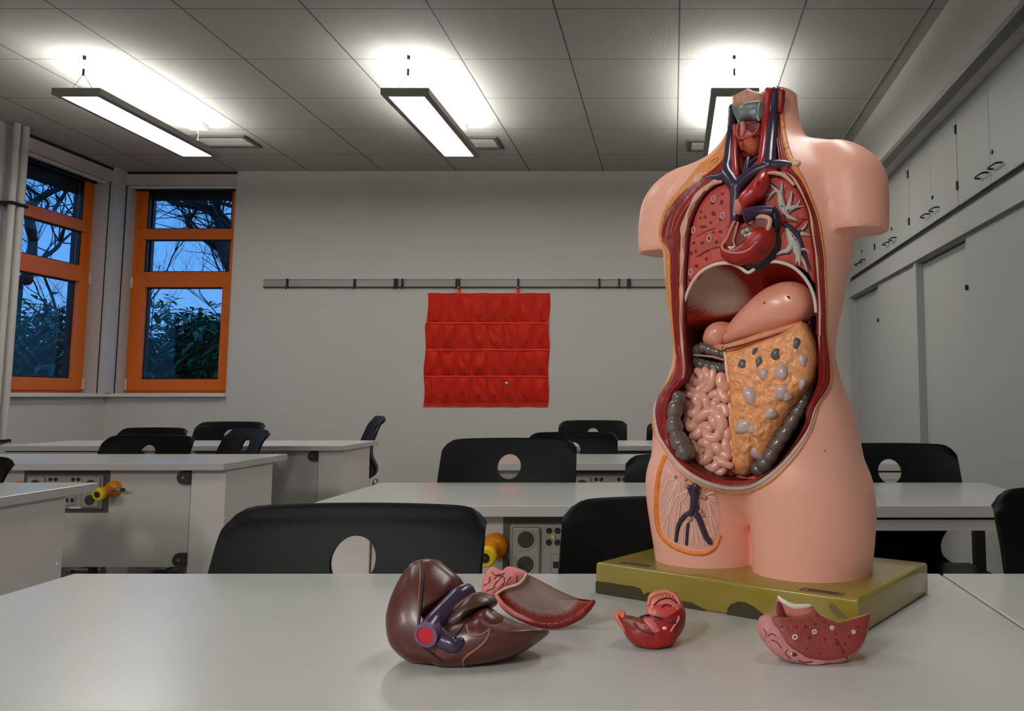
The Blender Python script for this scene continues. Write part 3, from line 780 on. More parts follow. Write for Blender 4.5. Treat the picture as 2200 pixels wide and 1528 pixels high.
def diaphragm_mat(c_in, c_mid, c_out, cx, cz, r0, r1):
    """pale tendon in the middle, red muscle fibres radiating from it"""
    m = bpy.data.materials.new('diaphragm_dome'); m.use_nodes = True; n = m.node_tree.nodes; L = m.node_tree.links; b = n['Principled BSDF']
    b.inputs['Roughness'].default_value = .45
    t = n.new('ShaderNodeTexCoord'); mp = n.new('ShaderNodeMapping'); mp.inputs['Location'].default_value = (-cx, 0, -cz); L.new(t.outputs['Object'], mp.inputs['Vector'])
    sp = n.new('ShaderNodeSeparateXYZ'); L.new(mp.outputs[0], sp.inputs[0])
    at = n.new('ShaderNodeMath'); at.operation = 'ARCTAN2'; L.new(sp.outputs['X'], at.inputs[0]); L.new(sp.outputs['Z'], at.inputs[1])
    cb = n.new('ShaderNodeCombineXYZ'); L.new(sp.outputs['X'], cb.inputs[0]); L.new(sp.outputs['Z'], cb.inputs[1])
    ln = n.new('ShaderNodeVectorMath'); ln.operation = 'LENGTH'; L.new(cb.outputs[0], ln.inputs[0])
    nz = n.new('ShaderNodeTexNoise'); nz.noise_dimensions = '1D'; nz.inputs['Scale'].default_value = 45; nz.inputs['Detail'].default_value = 3; L.new(at.outputs[0], nz.inputs['W'])
    a = n.new('ShaderNodeMath'); a.operation = 'MULTIPLY_ADD'; a.inputs[1].default_value = (r1-r0)*1.1; L.new(nz.outputs['Fac'], a.inputs[0]); L.new(ln.outputs['Value'], a.inputs[2])
    mr = n.new('ShaderNodeMapRange'); mr.inputs[1].default_value = r0+(r1-r0)*.45; mr.inputs[2].default_value = r1+(r1-r0)*.45; L.new(a.outputs[0], mr.inputs[0])
    cr = n.new('ShaderNodeValToRGB'); e = cr.color_ramp.elements; e[0].color = c_in; e[1].color = c_out; e[1].position = 1; e2 = e.new(.45); e2.color = c_mid
    L.new(mr.outputs[0], cr.inputs[0]); L.new(cr.outputs[0], b.inputs['Base Color'])
    return m
# --- base plate
bm = bevel(BX(-.195, .195, -.134, .126, 0, BH), .004, 3)
base = obj('base_plate', bm, K['base'], torso, smooth=True)
def on_front(P):                                  # patches darker than the olive on the base's front face
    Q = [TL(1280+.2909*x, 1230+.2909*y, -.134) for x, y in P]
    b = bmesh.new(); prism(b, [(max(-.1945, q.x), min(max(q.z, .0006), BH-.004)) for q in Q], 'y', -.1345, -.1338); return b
obj('dark_patch', on_front([(0,150),(0,65),(100,76),(190,92),(280,102),(330,120),(355,165),(380,148),(430,152),(520,180),(640,212),(700,222),(760,250),(812,285)]), K['basepatch'], base)
obj('dark_patch', on_front([(968,312),(975,265),(1000,235),(1050,215),(1110,222),(1170,255),(1240,312),(1262,362)]), K['basepatch'], base)
obj('dark_patch', on_front([(1800,340),(1750,300),(1722,262),(1720,240),(1740,228),(1765,235),(1790,270),(1830,312),(1862,338)]), mat('patch_olive_grey', S(112,100,62), .5), base)
# stickers on the base: their print is too small to read
st = obj('sticker', BX(.118, .172, -.131, -.118, BH-.0002, BH+.0005), mat('sticker_brown', S(134,98,62), .5), base)
b = bmesh.new(); r_ = random.Random(2)
for k in range(9): box(b, .128+k*.0042, .128+k*.0042+.0028, -.127, -.1215, BH+.0004, BH+.0008)
for q in ((.118, .172, -.131, -.1305), (.118, .172, -.1185, -.118), (.118, .1185, -.131, -.118)): box(b, q[0], q[1], q[2], q[3], BH+.0004, BH+.0008)
obj('sticker_print', b, mat('print_dark_red', S(70,26,24), .6), st)
st = bmesh.new()
for k in range(11): box(st, -.166+k*.0048, -.166+k*.0048+.0034, -.118, -.110+.002*(k % 2), BH-.0002, BH+.0005)
obj('lettering', st, mat('print_black', S(24,26,30), .6), base)

# --- body: lofted torso, thighs, shoulders and arm stubs, fused and smoothed
bm = bmesh.new()
def loft(secs, n=56):
    """secs: (z, half width, half depth, centre y, centre x, squareness)"""
    rings = []
    for z, a, b_, yc, xc, e in secs:
        ring = []
        for i in range(n):
            t = 2*PI*i/n; c, s = math.cos(t), math.sin(t)
            ring.append((xc+a*math.copysign(abs(c)**e, c), yc+b_*math.copysign(abs(s)**e, s), z+BH))
        rings.append(ring)
    R = grid(bm, rings, closed_u=True); bm.faces.new(R[0][::-1]); bm.faces.new(R[-1])
SEC = [(.055,.10,.04,-.0),(.09,.142,.070,-.010),(.123,.159,.100,-.020),(.157,.155,.104,-.025),(.18,.152,.101,-.028),(.21,.148,.098,-.032),(.24,.136,.091,-.032),(.271,.124,.085,-.028),
       (.297,.120,.082,-.026),(.332,.126,.083,-.025),(.373,.134,.087,-.022),(.423,.142,.091,-.018),(.452,.145,.093,-.015),(.50,.146,.092,-.011),(.535,.142,.086,-.006),(.565,.122,.072,0),(.59,.092,.058,.006),
       (.61,.070,.052,.012),(.632,.057,.049,.018),(.66,.050,.047,.020),(.72,.046,.046,.020)]
sp = spline([s for s in SEC], 4)
loft([(z,a,b_,yc,0,.92) for z,a,b_,yc in sp])
for sg in (-1, 1):
    loft([(z,a,b_,yc,sg*xc,.95) for z,a,b_,yc,xc in spline([(-.03,.0785,.082,-.010,.080),(.0,.0785,.082,-.010,.080),(.05,.081,.089,-.012,.083),(.09,.082,.095,-.015,.084),(.13,.080,.096,-.020,.080),(.18,.06,.08,-.022,.075),(.22,.03,.05,-.02,.07)], 4)])
    loft([(z,a,b_,yc,sg*xc,1.0) for z,a,b_,yc,xc in spline([(.4535,.040,.043,-.015,.157),(.47,.0415,.044,-.015,.157),(.50,.044,.047,-.013,.155),(.53,.046,.049,-.009,.150),(.555,.042,.045,-.005,.142),(.575,.030,.034,-.002,.132),(.588,.016,.02,.0,.122)], 4)])
tube(bm, [(-.148,-.004,.520+BH),(-.125,.0,.541+BH),(-.08,.006,.561+BH),(0,.012,.585+BH),(.08,.006,.561+BH),(.125,.0,.541+BH),(.148,-.004,.520+BH)], [.042,.044,.041,.036,.041,.044,.042], n=28)
body = obj('skin_body', bm, [skin, K['cavity']], torso)
md = body.modifiers.new('r', 'REMESH'); md.mode = 'VOXEL'; md.voxel_size = .0042; md.adaptivity = 0
baked(body)
vg = body.vertex_groups.new(name='soft')
for v in body.data.vertices:
    z = v.co.z-BH; w_ = 1.0
    if abs(v.co.x) > .118 and z < .468 and z > .44: w_ = .12 if z < .458 else .12+.88*(z-.458)/.01
    vg.add([v.index], w_, 'REPLACE')
md = body.modifiers.new('s', 'SMOOTH'); md.factor = .5; md.iterations = 9; md.vertex_group = 'soft'
g2 = body.vertex_groups.new(name='upper')
for v in body.data.vertices:
    z = v.co.z-BH
    if z > .47: g2.add([v.index], min(1, (z-.47)/.04)*(1 if z < .62 else max(0, 1-(z-.62)/.03)), 'REPLACE')
md = body.modifiers.new('s2', 'SMOOTH'); md.factor = .5; md.iterations = 45; md.vertex_group = 'upper'
baked(body); body.vertex_groups.clear()
body.data.materials.clear(); body.data.materials.append(skin); body.data.materials.append(K['cavity'])
cut(body, BX(-.3, .3, -.3, .3, -.2, BH))
cut(body, prism(bmesh.new(), [(-.2, BH+.683), (.03, BH+.683), (.2, BH+.672), (.2, 1.0), (-.2, 1.0)], 'y', -.2, .2))
tmp = bmesh.new(); tmp.from_mesh(body.data); BVH = BVHTree.FromBMesh(tmp); tmp.free()
def hit(u, v, off=0.0):
    """the traced point on the body's surface; beside the silhouette the nearest surface point"""
    d = TRAY(u, v).normalized(); p, nrm, i, q = BVH.ray_cast(TC, d)
    if p is None:
        p = TL(u, v, -.03); p, nrm, i, q = BVH.find_nearest(p)
    return p + nrm*off, nrm
PAIRS = [Z1(*a)+Z1(*b) for a, b in [((745,330),(770,300)),((700,440),(752,450)),((625,520),(738,560)),((540,585),(715,630)),((445,700),(690,690)),((350,810),(590,760)),((285,920),(510,880)),((253,1050),(465,1000)),((265,1130),(447,1130)),((300,1210),(440,1230)),((303,1400),(430,1400))]]
PAIRS += [Z2(*a)+Z2(*b) for a, b in [((308,300),(432,300)),((332,450),(424,500)),((357,650),(432,690)),((370,760),(444,830)),((350,860),(425,910)),((297,960),(350,1000)),((234,1050),(315,1090)),((207,1150),(303,1190)),((217,1300),(325,1320))]]
PAIRS += [Z3(*a)+Z3(*b) for a, b in [((455,170),(515,190)),((530,300),(600,290)),((630,390),(700,360)),((755,452),(800,395)),((900,480),(920,412)),((1030,465),(1050,390)),((1160,400),(1180,300)),((1300,255),(1290,170)),((1400,95),(1370,30))]]
PAIRS += [Z2(*a)+Z2(*b) for a, b in [((1400,1100),(1310,1130)),((1465,1000),(1375,990)),((1485,900),(1402,900)),((1475,780),(1400,760)),((1455,600),(1385,600)),((1447,400),(1388,420)),((1442,200),(1375,200)),((1438,50),(1365,50))]]
PAIRS += [Z1(*a)+Z1(*b) for a, b in [((1420,1100),(1340,1080)),((1395,960),(1320,930)),((1340,800),(1270,800)),((1290,680),(1200,680)),((1240,590),(1120,610)),((1190,480),(1108,520)),((1160,360),(1095,400)),((1145,230),(1090,230)),((1142,45),(1085,45))]]
NP = len(PAIRS)
PER = 6
PQ = spline(PAIRS, PER)
NQ = len(PQ)
def lut(D):
    ks = sorted(D)
    def f(x):
        if x <= ks[0]: return D[ks[0]]
        for k0, k1 in zip(ks, ks[1:]):
            if x <= k1: return D[k0]+(D[k1]-D[k0])*(x-k0)/(k1-k0)
        return D[ks[-1]]
    return f
tF = lut({0:.78, 2:.72, 3:.6, 4:.34, 6:.13, 8:.10, 9:.26, 11:.30, 12:.24, 14:.14, 18:.13, 20:.17, 24:.24, 28:.2, 30:.2, 34:.2, 37:.24, 40:.38, 42:.46, 44:.62, 45:.5})
tP_ = lut({16.5:.13, 18:.26, 19:.42, 20:.60, 22:.86, 25:.90, 27:.78, 28:.60, 29:.40, 30.5:.2})
tP = lambda i: max(tF(i), tP_(i)) if 16.5 <= i <= 30.5 else tF(i)
tM = lut({0:1.02, 3:1.02, 4:.80, 14:.80, 15.2:1.02, 32:1.02, 33:.76, 40:.74, 41:1.02, 45:1.02})
tR = lut({0:.93, 45:.94})
one = lambda i: 1.02
def ringstrip(i0, i1, f0, f1, off, bulge, nt=6, wob=0.0, thick=.004, tw=0.0, ridges=0):
    """a strip of the cut wall between two borders f0, f1 (functions of the index in PAIRS)"""
    a, e = int(i0*PER), min(int(i1*PER), NQ-1); top, bot = [], []
    for i in range(a, e+1):
        o = PQ[i]; fade = min(1, (i-a)/5, (e-i)/5); lt, lb = [], []
        ww = tw*math.sin(i*.55)*fade; t0, t1 = f0(i/PER), f1(i/PER)
        if t1-t0 < .03: t1 = t0+.03
        for k in range(nt+1):
            f = k/nt; t = t0+(t1-t0)*f + (ww if k == 0 else -ww if k == nt else 0)
            u, v = o[0]+(o[2]-o[0])*t, o[1]+(o[3]-o[1])*t
            p, nr = hit(u, v)
            h = off+bulge*math.sin(PI*f)**.7+wob*noise.noise(Vector((u*.12, v*.12, 3)))*math.sin(PI*f)
            if ridges: h += .0009*math.cos(2*PI*ridges*f)
            lt.append(p+nr*h); lb.append(p-nr*thick)
        top.append(lt); bot.append(lb)
    bm = bmesh.new(); n = len(top)
    R1 = [[bm.verts.new(p) for p in r] for r in top]; R2 = [[bm.verts.new(p) for p in r] for r in bot]
    for i in range(n-1):
        for k in range(nt): bm.faces.new((R1[i][k], R1[i][k+1], R1[i+1][k+1], R1[i+1][k])); bm.faces.new((R2[i][k], R2[i+1][k], R2[i+1][k+1], R2[i][k+1]))
        bm.faces.new((R1[i][0], R1[i+1][0], R2[i+1][0], R2[i][0])); bm.faces.new((R1[i][nt], R2[i][nt], R2[i+1][nt], R1[i+1][nt]))
    for i in (0, n-1):
        for k in range(nt): bm.faces.new((R1[i][k], R2[i][k], R2[i][k+1], R1[i][k+1]))
    return bm
zero = lambda i: 0.0
strips = [('fat_layer', 'fat', 0, 45, zero, tF, .0010, .0012, .001, 0, 0), ('muscle_layer', 'muscle', 0, 45, tP, tM, .0006, .0018, .0009, 0, 3),
          ('pelvic_rim', 'pelv', 16.5, 30.5, tF, tP, .0008, .0016, .0004, 0, 2),
          ('rib_cage_edge', 'rib', 4, 15, tM, tR, .0016, .0012, 0, .045, 0), ('rib_cage_edge', 'rib', 33, 40.5, tM, tR, .0016, .0012, 0, .05, 0),
          ('inner_lining', 'spot', 4, 15, tR, one, .0, .0008, 0, 0, 0), ('inner_lining', 'spot', 33, 40.5, tR, one, .0, .0008, 0, 0, 0)]
for nm, mk, a, e, t0, t1, off, bul, wob, tw, rd in strips:
    obj(nm, ringstrip(a, e, t0, t1, off, bul, nt=9 if rd else 5, wob=wob, tw=tw, ridges=rd), K[mk], torso, smooth=True, angle=70)
# --- the cavity
inn = [hit(p[2], p[3])[0] for p in PQ]
poly = [(p.x, p.z) for p in inn]
b = bmesh.new()
poly = [(poly[0][0], .80)]+poly+[(poly[-1][0], .80)]
F_ = [b.verts.new((x, -.14, z)) for x, z in poly]
ysrf = [inn[0].y]+[p.y for p in inn]+[inn[-1].y]
def back(z):
    z -= BH
    return .022 if z < .5 else .022-(z-.5)/.1*.027 if z < .6 else -.005+.007*min(1, (z-.6)/.08)
def under(x, z):                                  # the cavity widens behind the torso's right-hand rim
    z -= BH; f = min(1, max(0, (z-.13)/.04))*min(1, max(0, (.47-z)/.06))
    return x-.034*min(1, max(0, (-x-.01)/.05))*f
fa, fb, fy = lut({q[0]: q[1] for q in SEC}), lut({q[0]: q[2] for q in SEC}), lut({q[0]: q[3] for q in SEC})
def inside(x, z):                                 # keep a wall of body shell all round
    y = back(z); zz = z-BH; lim = fa(zz)*math.sqrt(max(.05, 1-((y-fy(zz))/fb(zz))**2))-.011
    return max(-lim, min(lim, x))
Md = [b.verts.new((x, min(ysrf[i]+.008, back(z)-.004), z)) for i, (x, z) in enumerate(poly)]
Bk = [b.verts.new((inside(under(x, z), z), back(z), z)) for x, z in poly]
b.faces.new(F_); bk = b.faces.new(Bk[::-1]); n_ = len(poly)
for A_, B_ in ((F_, Md), (Md, Bk)):
    for i in range(n_): b.faces.new((A_[i], B_[i], B_[(i+1) % n_], A_[(i+1) % n_]))
bmesh.ops.triangulate(b, faces=[f for f in b.faces if len(f.verts) > 4])
cut(body, b)
def assign_cavity():
    for f in body.data.polygons:
        c = f.center
        q, nr, i, d = BVH.find_nearest(c)
        f.material_index = 1 if d > .0007 and c.z > BH+.002 and abs(c.x) < .145 and c.z < BH+.68 else 0
assign_cavity()
body.data.polygons.foreach_set('use_smooth', [True]*len(body.data.polygons)); body.data.set_sharp_from_angle(angle=math.radians(38))

# --- relief helpers
def pillow(P, y, bulge, thick=.012, n_ring=12, p=2.0, q=2.0, wob=0.0, wscale=60.0, closed_spline=True, per=6, tilt=(0, 0), flat=False, nfun=None):
    """a cushion over the traced outline P (px), its edge on the torso plane y, bulging towards the front"""
    O = [(TL(*q) if len(q) == 3 else hit(*q)[0]+Vector((0, y[0], 0))) for q in P] if isinstance(y, tuple) else [TL(u, v, y) for u, v in P]
    O = [Vector(o) for o in spline(O, per, True)] if closed_spline else O
    flaty = sum(o.y for o in O)/len(O)
    c = sum(O, Vector())/len(O); bm = bmesh.new(); rows = []
    for k in range(n_ring, 0, -1):
        s = k/n_ring; row = []
        for o in O:
            d = c+(o-c)*s; h = 0 if flat else bulge*max(0, 1-s**p)**(1/q)
            if flat: h = bulge if s < 1 else 0
            pt = Vector((d.x, (d.y if isinstance(y, tuple) else y)-h, d.z)); pt.y += tilt[0]*(d.x-c.x)+tilt[1]*(d.z-c.z)
            if wob: pt.y -= wob*noise.fractal(pt*wscale, 1, 2, 3)*(1 if s < 1 else 0)
            if nfun: pt.y -= nfun(pt.x, pt.z, s)
            row.append(pt)
        rows.append(row)
    R = grid(bm, rows, closed_u=True)
    ct = bm.verts.new((c.x, (c.y if isinstance(y, tuple) else y)-bulge-(nfun(c.x, c.z, 0) if nfun else 0), c.z)); N = len(O)
    for i in range(N): bm.faces.new((R[-1][i], R[-1][(i+1) % N], ct))
    if thick:
        bk = [bm.verts.new((o.x, (o.y if isinstance(y, tuple) else y)+thick+tilt[0]*(o.x-c.x)+tilt[1]*(o.z-c.z), o.z)) for o in O]
        for i in range(N): bm.faces.new((R[0][i], bk[i], bk[(i+1) % N], R[0][(i+1) % N]))
        bm.faces.new(bk)
    return bm
def ptube(P, rad, y, per=5, n=10, **k):
    """tube through traced points; y one depth or a list; rad in metres"""
    ys = y if isinstance(y, (list, tuple)) else [y]*len(P)
    return TB([TL(u, v, yy) for (u, v), yy in zip(P, ys)], rad, per=per, n=n, **k)
def part(nm, bm, mk, parent=None, **k):
    k.setdefault('smooth', True); k.setdefault('angle', 60)
    return obj(nm, bm, K[mk] if isinstance(mk, str) else mk, parent or torso, **k)
def blob(u, v, ru, rv, y, bulge, mk, nm, parent, rot=0.0, n=14):
    P = [(u+ru*math.cos(t)*math.cos(rot)-rv*math.sin(t)*math.sin(rot), v+ru*math.cos(t)*math.sin(rot)+rv*math.sin(t)*math.cos(rot)) for t in [2*PI*i/n for i in range(n)]]
    return part(nm, pillow(P, y, bulge, thick=.004, n_ring=5, per=2), mk, parent)
def ysf(P, off=.002): return [hit(u, v)[0].y+off for u, v in P]
class Surf:
    """traced points projected onto an already built part"""
    def __init__(self, o): self.b = BVHTree.FromPolygons([v.co for v in o.data.vertices], [p.vertices for p in o.data.polygons]); self.y = sum(v.co.y for v in o.data.vertices)/len(o.data.vertices)
    def at(self, u, v, off=0.0):
        d = TRAY(u, v).normalized(); p, n_, i, q = self.b.ray_cast(TC, d)
        if p is None: p, n_, i, q = self.b.find_nearest(TL(u, v, self.y))
        return Vector(p)-d*off
    def tube(self, P, rad, off=0.0, per=5, n=8, **k):
        return TB([self.at(u, v, off) for u, v in P], rad, per=per, n=n, **k)
    def blob(self, u, v, ru, rv, h, mk, nm, parent, rot=0.0, n=12):
        O = [self.at(u+ru*math.cos(t)*math.cos(rot)-rv*math.sin(t)*math.sin(rot), v+ru*math.cos(t)*math.sin(rot)+rv*math.sin(t)*math.cos(rot), .0002) for t in [2*PI*i/n for i in range(n)]]
        c = self.at(u, v, .0002); d = -TRAY(u, v).normalized(); b = bmesh.new()
        R = grid(b, [[o-d*.002 for o in O], [o for o in O], [c+(o-c)*.75+d*h*.75 for o in O]], closed_u=True); t = b.verts.new(c+d*h)
        for i in range(n): b.faces.new((R[2][i], R[2][(i+1) % n], t))
        b.faces.new(R[0][::-1]); return part(nm, b, mk, parent)
m1 = lambda L_: [Z1(*p) for p in L_]
m2 = lambda L_: [Z2(*p) for p in L_]
m3 = lambda L_: [Z3(*p) for p in L_]

# --- lungs
LY = (.007,)
rl = part('right_lung', pillow(m1([(700,700),(640,735),(590,770),(530,850),(487,950),(465,1050),(450,1150),(438,1300),(432,1440),(440,1500),(470,1440),(510,1390),(570,1330),(650,1288),(740,1270),(790,1240),(740,1180),(735,1110),(752,1010),(772,930),(775,850),(765,780),(745,720)]), LY, .006, thick=.05, p=4, wob=.0012, wscale=130), 'lung'); RS = Surf(rl)
for x, y, r in [(705,785,9),(632,850,13),(700,845,12),(550,915,8),(580,950,9),(640,925,14),(690,970,10),(545,955,7),(560,1020,10),(620,990,9),(690,1055,11),(500,1135,10),(560,1135,11),(610,1105,10),(660,1130,12),(515,1195,9),(480,1210,11),(590,1250,11),(520,1300,12),(470,1400,11),(580,1020,8),(640,1060,8)]:
    RS.blob(*Z1(x, y), r*.32, r*.38, .0008, 'spot', 'vessel_spot', rl, rot=.5+x)
for x, y in [(642,822),(708,942),(497,1045),(478,1345),(612,1105)]:
    P = [Z1(x+14*math.cos(t), y+22*math.sin(t)) for t in [2*PI*i/8 for i in range(8)]]
    b = bmesh.new(); tube(b, [RS.at(u, v, .0004) for u, v in P], .0011, closed=True, per=3, n=6); part('bronchus_ring', b, 'lilac', rl)
for P in ([(455,1140),(540,1080),(640,1035),(745,1020)], [(440,1290),(530,1230),(620,1180),(700,1160)]):
    part('lobe_fissure', RS.tube(m1(P), .0008, .0), 'spot', rl)
ll = part('left_lung', pillow(m1([(1005,690),(1050,665),(1130,665),(1200,715),(1255,790),(1300,900),(1325,1000),(1345,1150),(1358,1300),(1352,1420),(1335,1400),(1300,1350),(1240,1305),(1150,1278),(1050,1272),(1030,1230),(1075,1150),(1095,1080),(1092,980),(1100,900),(1060,905),(1000,880),(978,800),(982,730)]), LY, .006, thick=.05, p=4, wob=.0012, wscale=130), 'lung')
YB_ = .002; LS = Surf(ll)
def bronch(P, rad, mk='bronch', nm='bronchial_branch', y=YB_):
    rad = [q*.82 for q in rad]
    part(nm, LS.tube(m1(P), rad, y), mk, ll)
bronch([(1115,790),(1128,860),(1150,930),(1200,960),(1240,975)], [.0045,.006,.0055,.003,.0012])
bronch([(1128,870),(1120,800),(1090,760),(1040,715)], [.005,.004,.003,.001])
bronch([(1120,800),(1128,740),(1125,695)], [.003,.002,.0008])
bronch([(1090,760),(1050,790),(1010,795)], [.0025,.002,.0008]); bronch([(1060,785),(1040,810),(1025,835)], [.002,.0016,.0008])
bronch([(1170,900),(1190,830),(1200,770)], [.005,.003,.001]); bronch([(1170,900),(1225,880),(1280,875)], [.006,.003,.001])
bronch([(1225,880),(1250,850),(1255,830)], [.002,.0016,.0008])
bronch([(1165,1040),(1200,1110),(1230,1170),(1250,1240),(1255,1290)], [.003,.008,.008,.004,.0012])
bronch([(1205,1140),(1170,1190),(1130,1200),(1085,1222)], [.006,.0045,.003,.001]); bronch([(1245,1220),(1285,1270),(1310,1340)], [.004,.003,.001])
bronch([(1240,1220),(1235,1260),(1230,1280)], [.003,.002,.0008]); bronch([(1275,1070),(1300,1075),(1330,1082)], [.004,.003,.001]); bronch([(1250,1190),(1290,1180),(1325,1210)], [.003,.002,.0008])
bronch([(1275,1040),(1300,1010),(1310,980)], [.002,.0016,.0006])
for P, r in [([(1140,1000),(1190,1030),(1240,1080),(1270,1160),(1300,1240),(1335,1330)],[.004,.005,.004,.004,.003,.001]), ([(1150,905),(1200,905),(1260,890)],[.003,.003,.001]), ([(1110,780),(1080,735),(1030,700)],[.003,.002,.001]), ([(1180,890),(1205,820),(1215,790)],[.003,.002,.001]), ([(1240,1060),(1290,1040),(1315,1000)],[.003,.002,.001]),([(1180,1200),(1140,1215),(1110,1225)],[.003,.002,.001]), ([(1060,800),(1030,830),(1015,840)],[.002,.0015,.001])]:
    bronch(P, r, 'vein', 'lung_vein', .0)
bronch([(1095,985),(1110,965),(1140,960),(1150,980)], [.006,.009,.008,.003], 'art', 'lung_artery', .002)
for P in ([(1140,970),(1200,965),(1310,965)], [(1130,960),(1140,920),(1135,880)], [(1150,975),(1220,985),(1260,1000)], [(1150,960),(1200,900),(1250,850)], [(1120,990),(1115,1030),(1095,1060)], [(1200,1050),(1260,990),(1310,960)], [(1110,960),(1100,920),(1090,900)], [(1150,850),(1140,790),(1160,740)]):
    bronch(P, [.0022,.0012,.0006], 'art', 'lung_artery', .0012)
for x, y in [(1128,872),(1173,903),(1205,1088),(1222,1112)]: LS.blob(*Z1(x, y), 2.2, 2.8, .0105, 'spot', 'bronchus_opening', ll)

# --- heart, opened
HY = -.110
h = part('heart', pillow(m1([(700,1150),(722,1115),(755,1020),(790,975),(850,1000),(910,950),(1000,943),(1045,960),(1062,1010),(1080,1070),(1072,1150),(1025,1235),(960,1280),(880,1300),(800,1290),(745,1270),(705,1200)]), HY+.006, .008, thick=.03, p=5, wob=.0012, wscale=60), 'heart')
part('ventricle_wall', ptube(m1([(705,1170),(745,1215),(820,1225),(900,1195),(960,1140),(1010,1080),(1050,1040)]), [.004,.010,.014,.016,.018,.015,.006], HY+.002, n=14), 'heart', h)
part('heart_shadow_side', ptube(m1([(1082,1010),(1085,1090),(1075,1160),(1030,1230),(960,1285),(880,1305),(820,1295)]), [.003,.006,.008,.010,.010,.007,.002], HY+.014, n=12), mat('heart_shade_dark', S(32,14,20), .4), h)  # shade along the heart's right and lower side, built as a dark tube
part('ventricle_chamber', pillow(m1([(790,1100),(800,1060),(850,1020),(900,1010),(960,1020),(990,1060),(960,1110),(900,1160),(850,1185),(805,1160)]), HY-.0035, .001, thick=.004, n_ring=6), 'heartin', h)
part('atrium_chamber', pillow(m1([(905,1000),(920,965),(980,955),(1025,965),(1035,1000),(1010,1040),(960,1060),(925,1045)]), HY-.0052, .0008, thick=.004, n_ring=6), 'heartin', h)
part('atrium_chamber', pillow(m1([(725,1140),(745,1090),(790,1010),(805,1030),(790,1090),(780,1130),(760,1165)]), HY-.0036, .0008, thick=.004, n_ring=6), 'heartin', h)
part('chamber_rim', ptube(m1([(905,990),(925,955),(990,948),(1040,965),(1042,1000),(1030,1035)]), .0032, HY-.006), 'rib', h)
part('chamber_rim', ptube(m1([(790,985),(760,1050),(735,1110),(705,1150),(708,1180)]), .0022, HY-.005), 'pinkrim', h)
part('chamber_rim', ptube(m1([(815,990),(800,1060),(785,1120),(800,1165),(850,1190)]), .0015, HY-.0052), 'pinkrim', h)
part('chamber_rim', ptube(m1([(705,1180),(760,1205),(840,1205),(900,1180),(950,1130)]), .0016, HY-.0135), 'pinkrim', h)
for x, y, a, b_ in [(855,1060,13,22),(885,1045,18,15),(875,1085,18,14)]: blob(*Z1(x, y), a*.3, b_*.3, HY-.005, .004, 'bronch', 'valve_flap', h, rot=.3)
part('valve_flap', pillow(m1([(880,1105),(895,1065),(925,1055),(945,1065),(950,1085),(930,1102)]), HY-.006, .005, n_ring=5), 'white', h)
for x, y in [(905,1118),(930,1122)]: blob(*Z1(x, y), 3.6, 3.6, HY-.008, .0015, 'spot', 'chordae_gap', h)
for P in ([(752,1168),(775,1170),(790,1160)], [(765,1175),(768,1190)], [(815,1180),(835,1168)]): part('valve_strand', ptube(m1(P), .0018, HY-.007), 'white', h)
part('chamber_floor', pillow(m1([(740,1180),(755,1165),(775,1178),(790,1195),(760,1200)]), HY-.0045, .001, thick=.003, n_ring=4), 'spot', h)
part('vein_branch', ptube(m1([(1062,900),(1080,940),(1085,990),(1080,1040)]), [.006,.007,.006,.003], HY+.008), mat('vein_dark', S(34,28,48), .35), h)
# great vessels
gv = part('aorta', ptube(m1([(850,880),(880,830),(940,770),(985,700),(1000,660)]), [.010,.012,.013,.011,.007], [HY+.004,HY+.0,HY+.004,HY+.014,HY+.02], n=16), 'art')
part('aorta_branch', ptube(m1([(900,830),(930,760),(950,700)]), [.004,.004,.003], HY-.004), 'art', gv)
part('aortic_stump', ptube(m1([(825,900),(835,860),(850,840)]), [.008,.009,.007], HY-.002), 'pinkrim', gv)
pa = part('pulmonary_trunk', ptube(m1([(862,945),(920,925),(990,915),(1070,915)]), [.0105,.0095,.009,.008], [HY-.012,HY-.006,HY,HY+.004], n=16, rnd=False), 'vein')
b = bmesh.new(); c0 = TL(*Z1(858,948), HY-.0145); d0 = (TL(*Z1(862,945), HY-.012)-TL(*Z1(920,925), HY-.006)).normalized()
lathe(b, TL(*Z1(862,945), HY-.012), d0, [(.0104,-.002),(.0104,.0012),(.0066,.0012),(.0066,.0004)], n=24); part('trunk_end', b, 'vein', pa)
b = bmesh.new(); cyl(b, TL(*Z1(862,945), HY-.012)-d0*.001, TL(*Z1(862,945), HY-.012)+d0*.0009, .0066, n=20); part('trunk_lumen', b, mat('lumen_red', S(176,22,36), .4), pa)
DV = .003
vc = part('great_veins', ptube(m1([(800,960),(800,880),(805,800),(808,740)]), [.008,.0085,.009,.0105], ysf(m1([(800,960),(800,880),(805,800),(808,740)]), DV), n=14), 'vein')
part('vein_branch', ptube(m1([(808,750),(780,705),(745,655),(735,610),(745,560),(755,450),(768,330),(775,170)]), [.010,.010,.010,.0085,.0075,.007,.0065,.006], ysf(m1([(808,750),(780,705),(745,655),(735,610),(745,560),(755,450),(768,330),(775,170)]), DV), n=14), 'vein', vc)
part('vein_branch', ptube(m1([(735,655),(680,670),(630,672),(590,690)]), [.0085,.007,.006,.0045], ysf(m1([(735,655),(680,670),(630,672),(590,690)]), DV), n=12), 'vein', vc)
part('vein_branch', ptube(m1([(812,745),(860,690),(930,635),(1000,605),(1060,590),(1140,583),(1195,590)]), [.0105,.009,.0085,.0085,.009,.0075,.006], ysf(m1([(812,745),(860,690),(930,635),(1000,605),(1060,590),(1140,583),(1195,590)]), DV), n=14), 'vein', vc)
part('vein_branch', ptube(m1([(1040,590),(1045,520),(1055,400),(1068,250),(1082,60)]), [.011,.0095,.009,.0088,.0085], ysf(m1([(1040,590),(1045,520),(1055,400),(1068,250),(1082,60)]), DV), n=14), 'vein', vc)
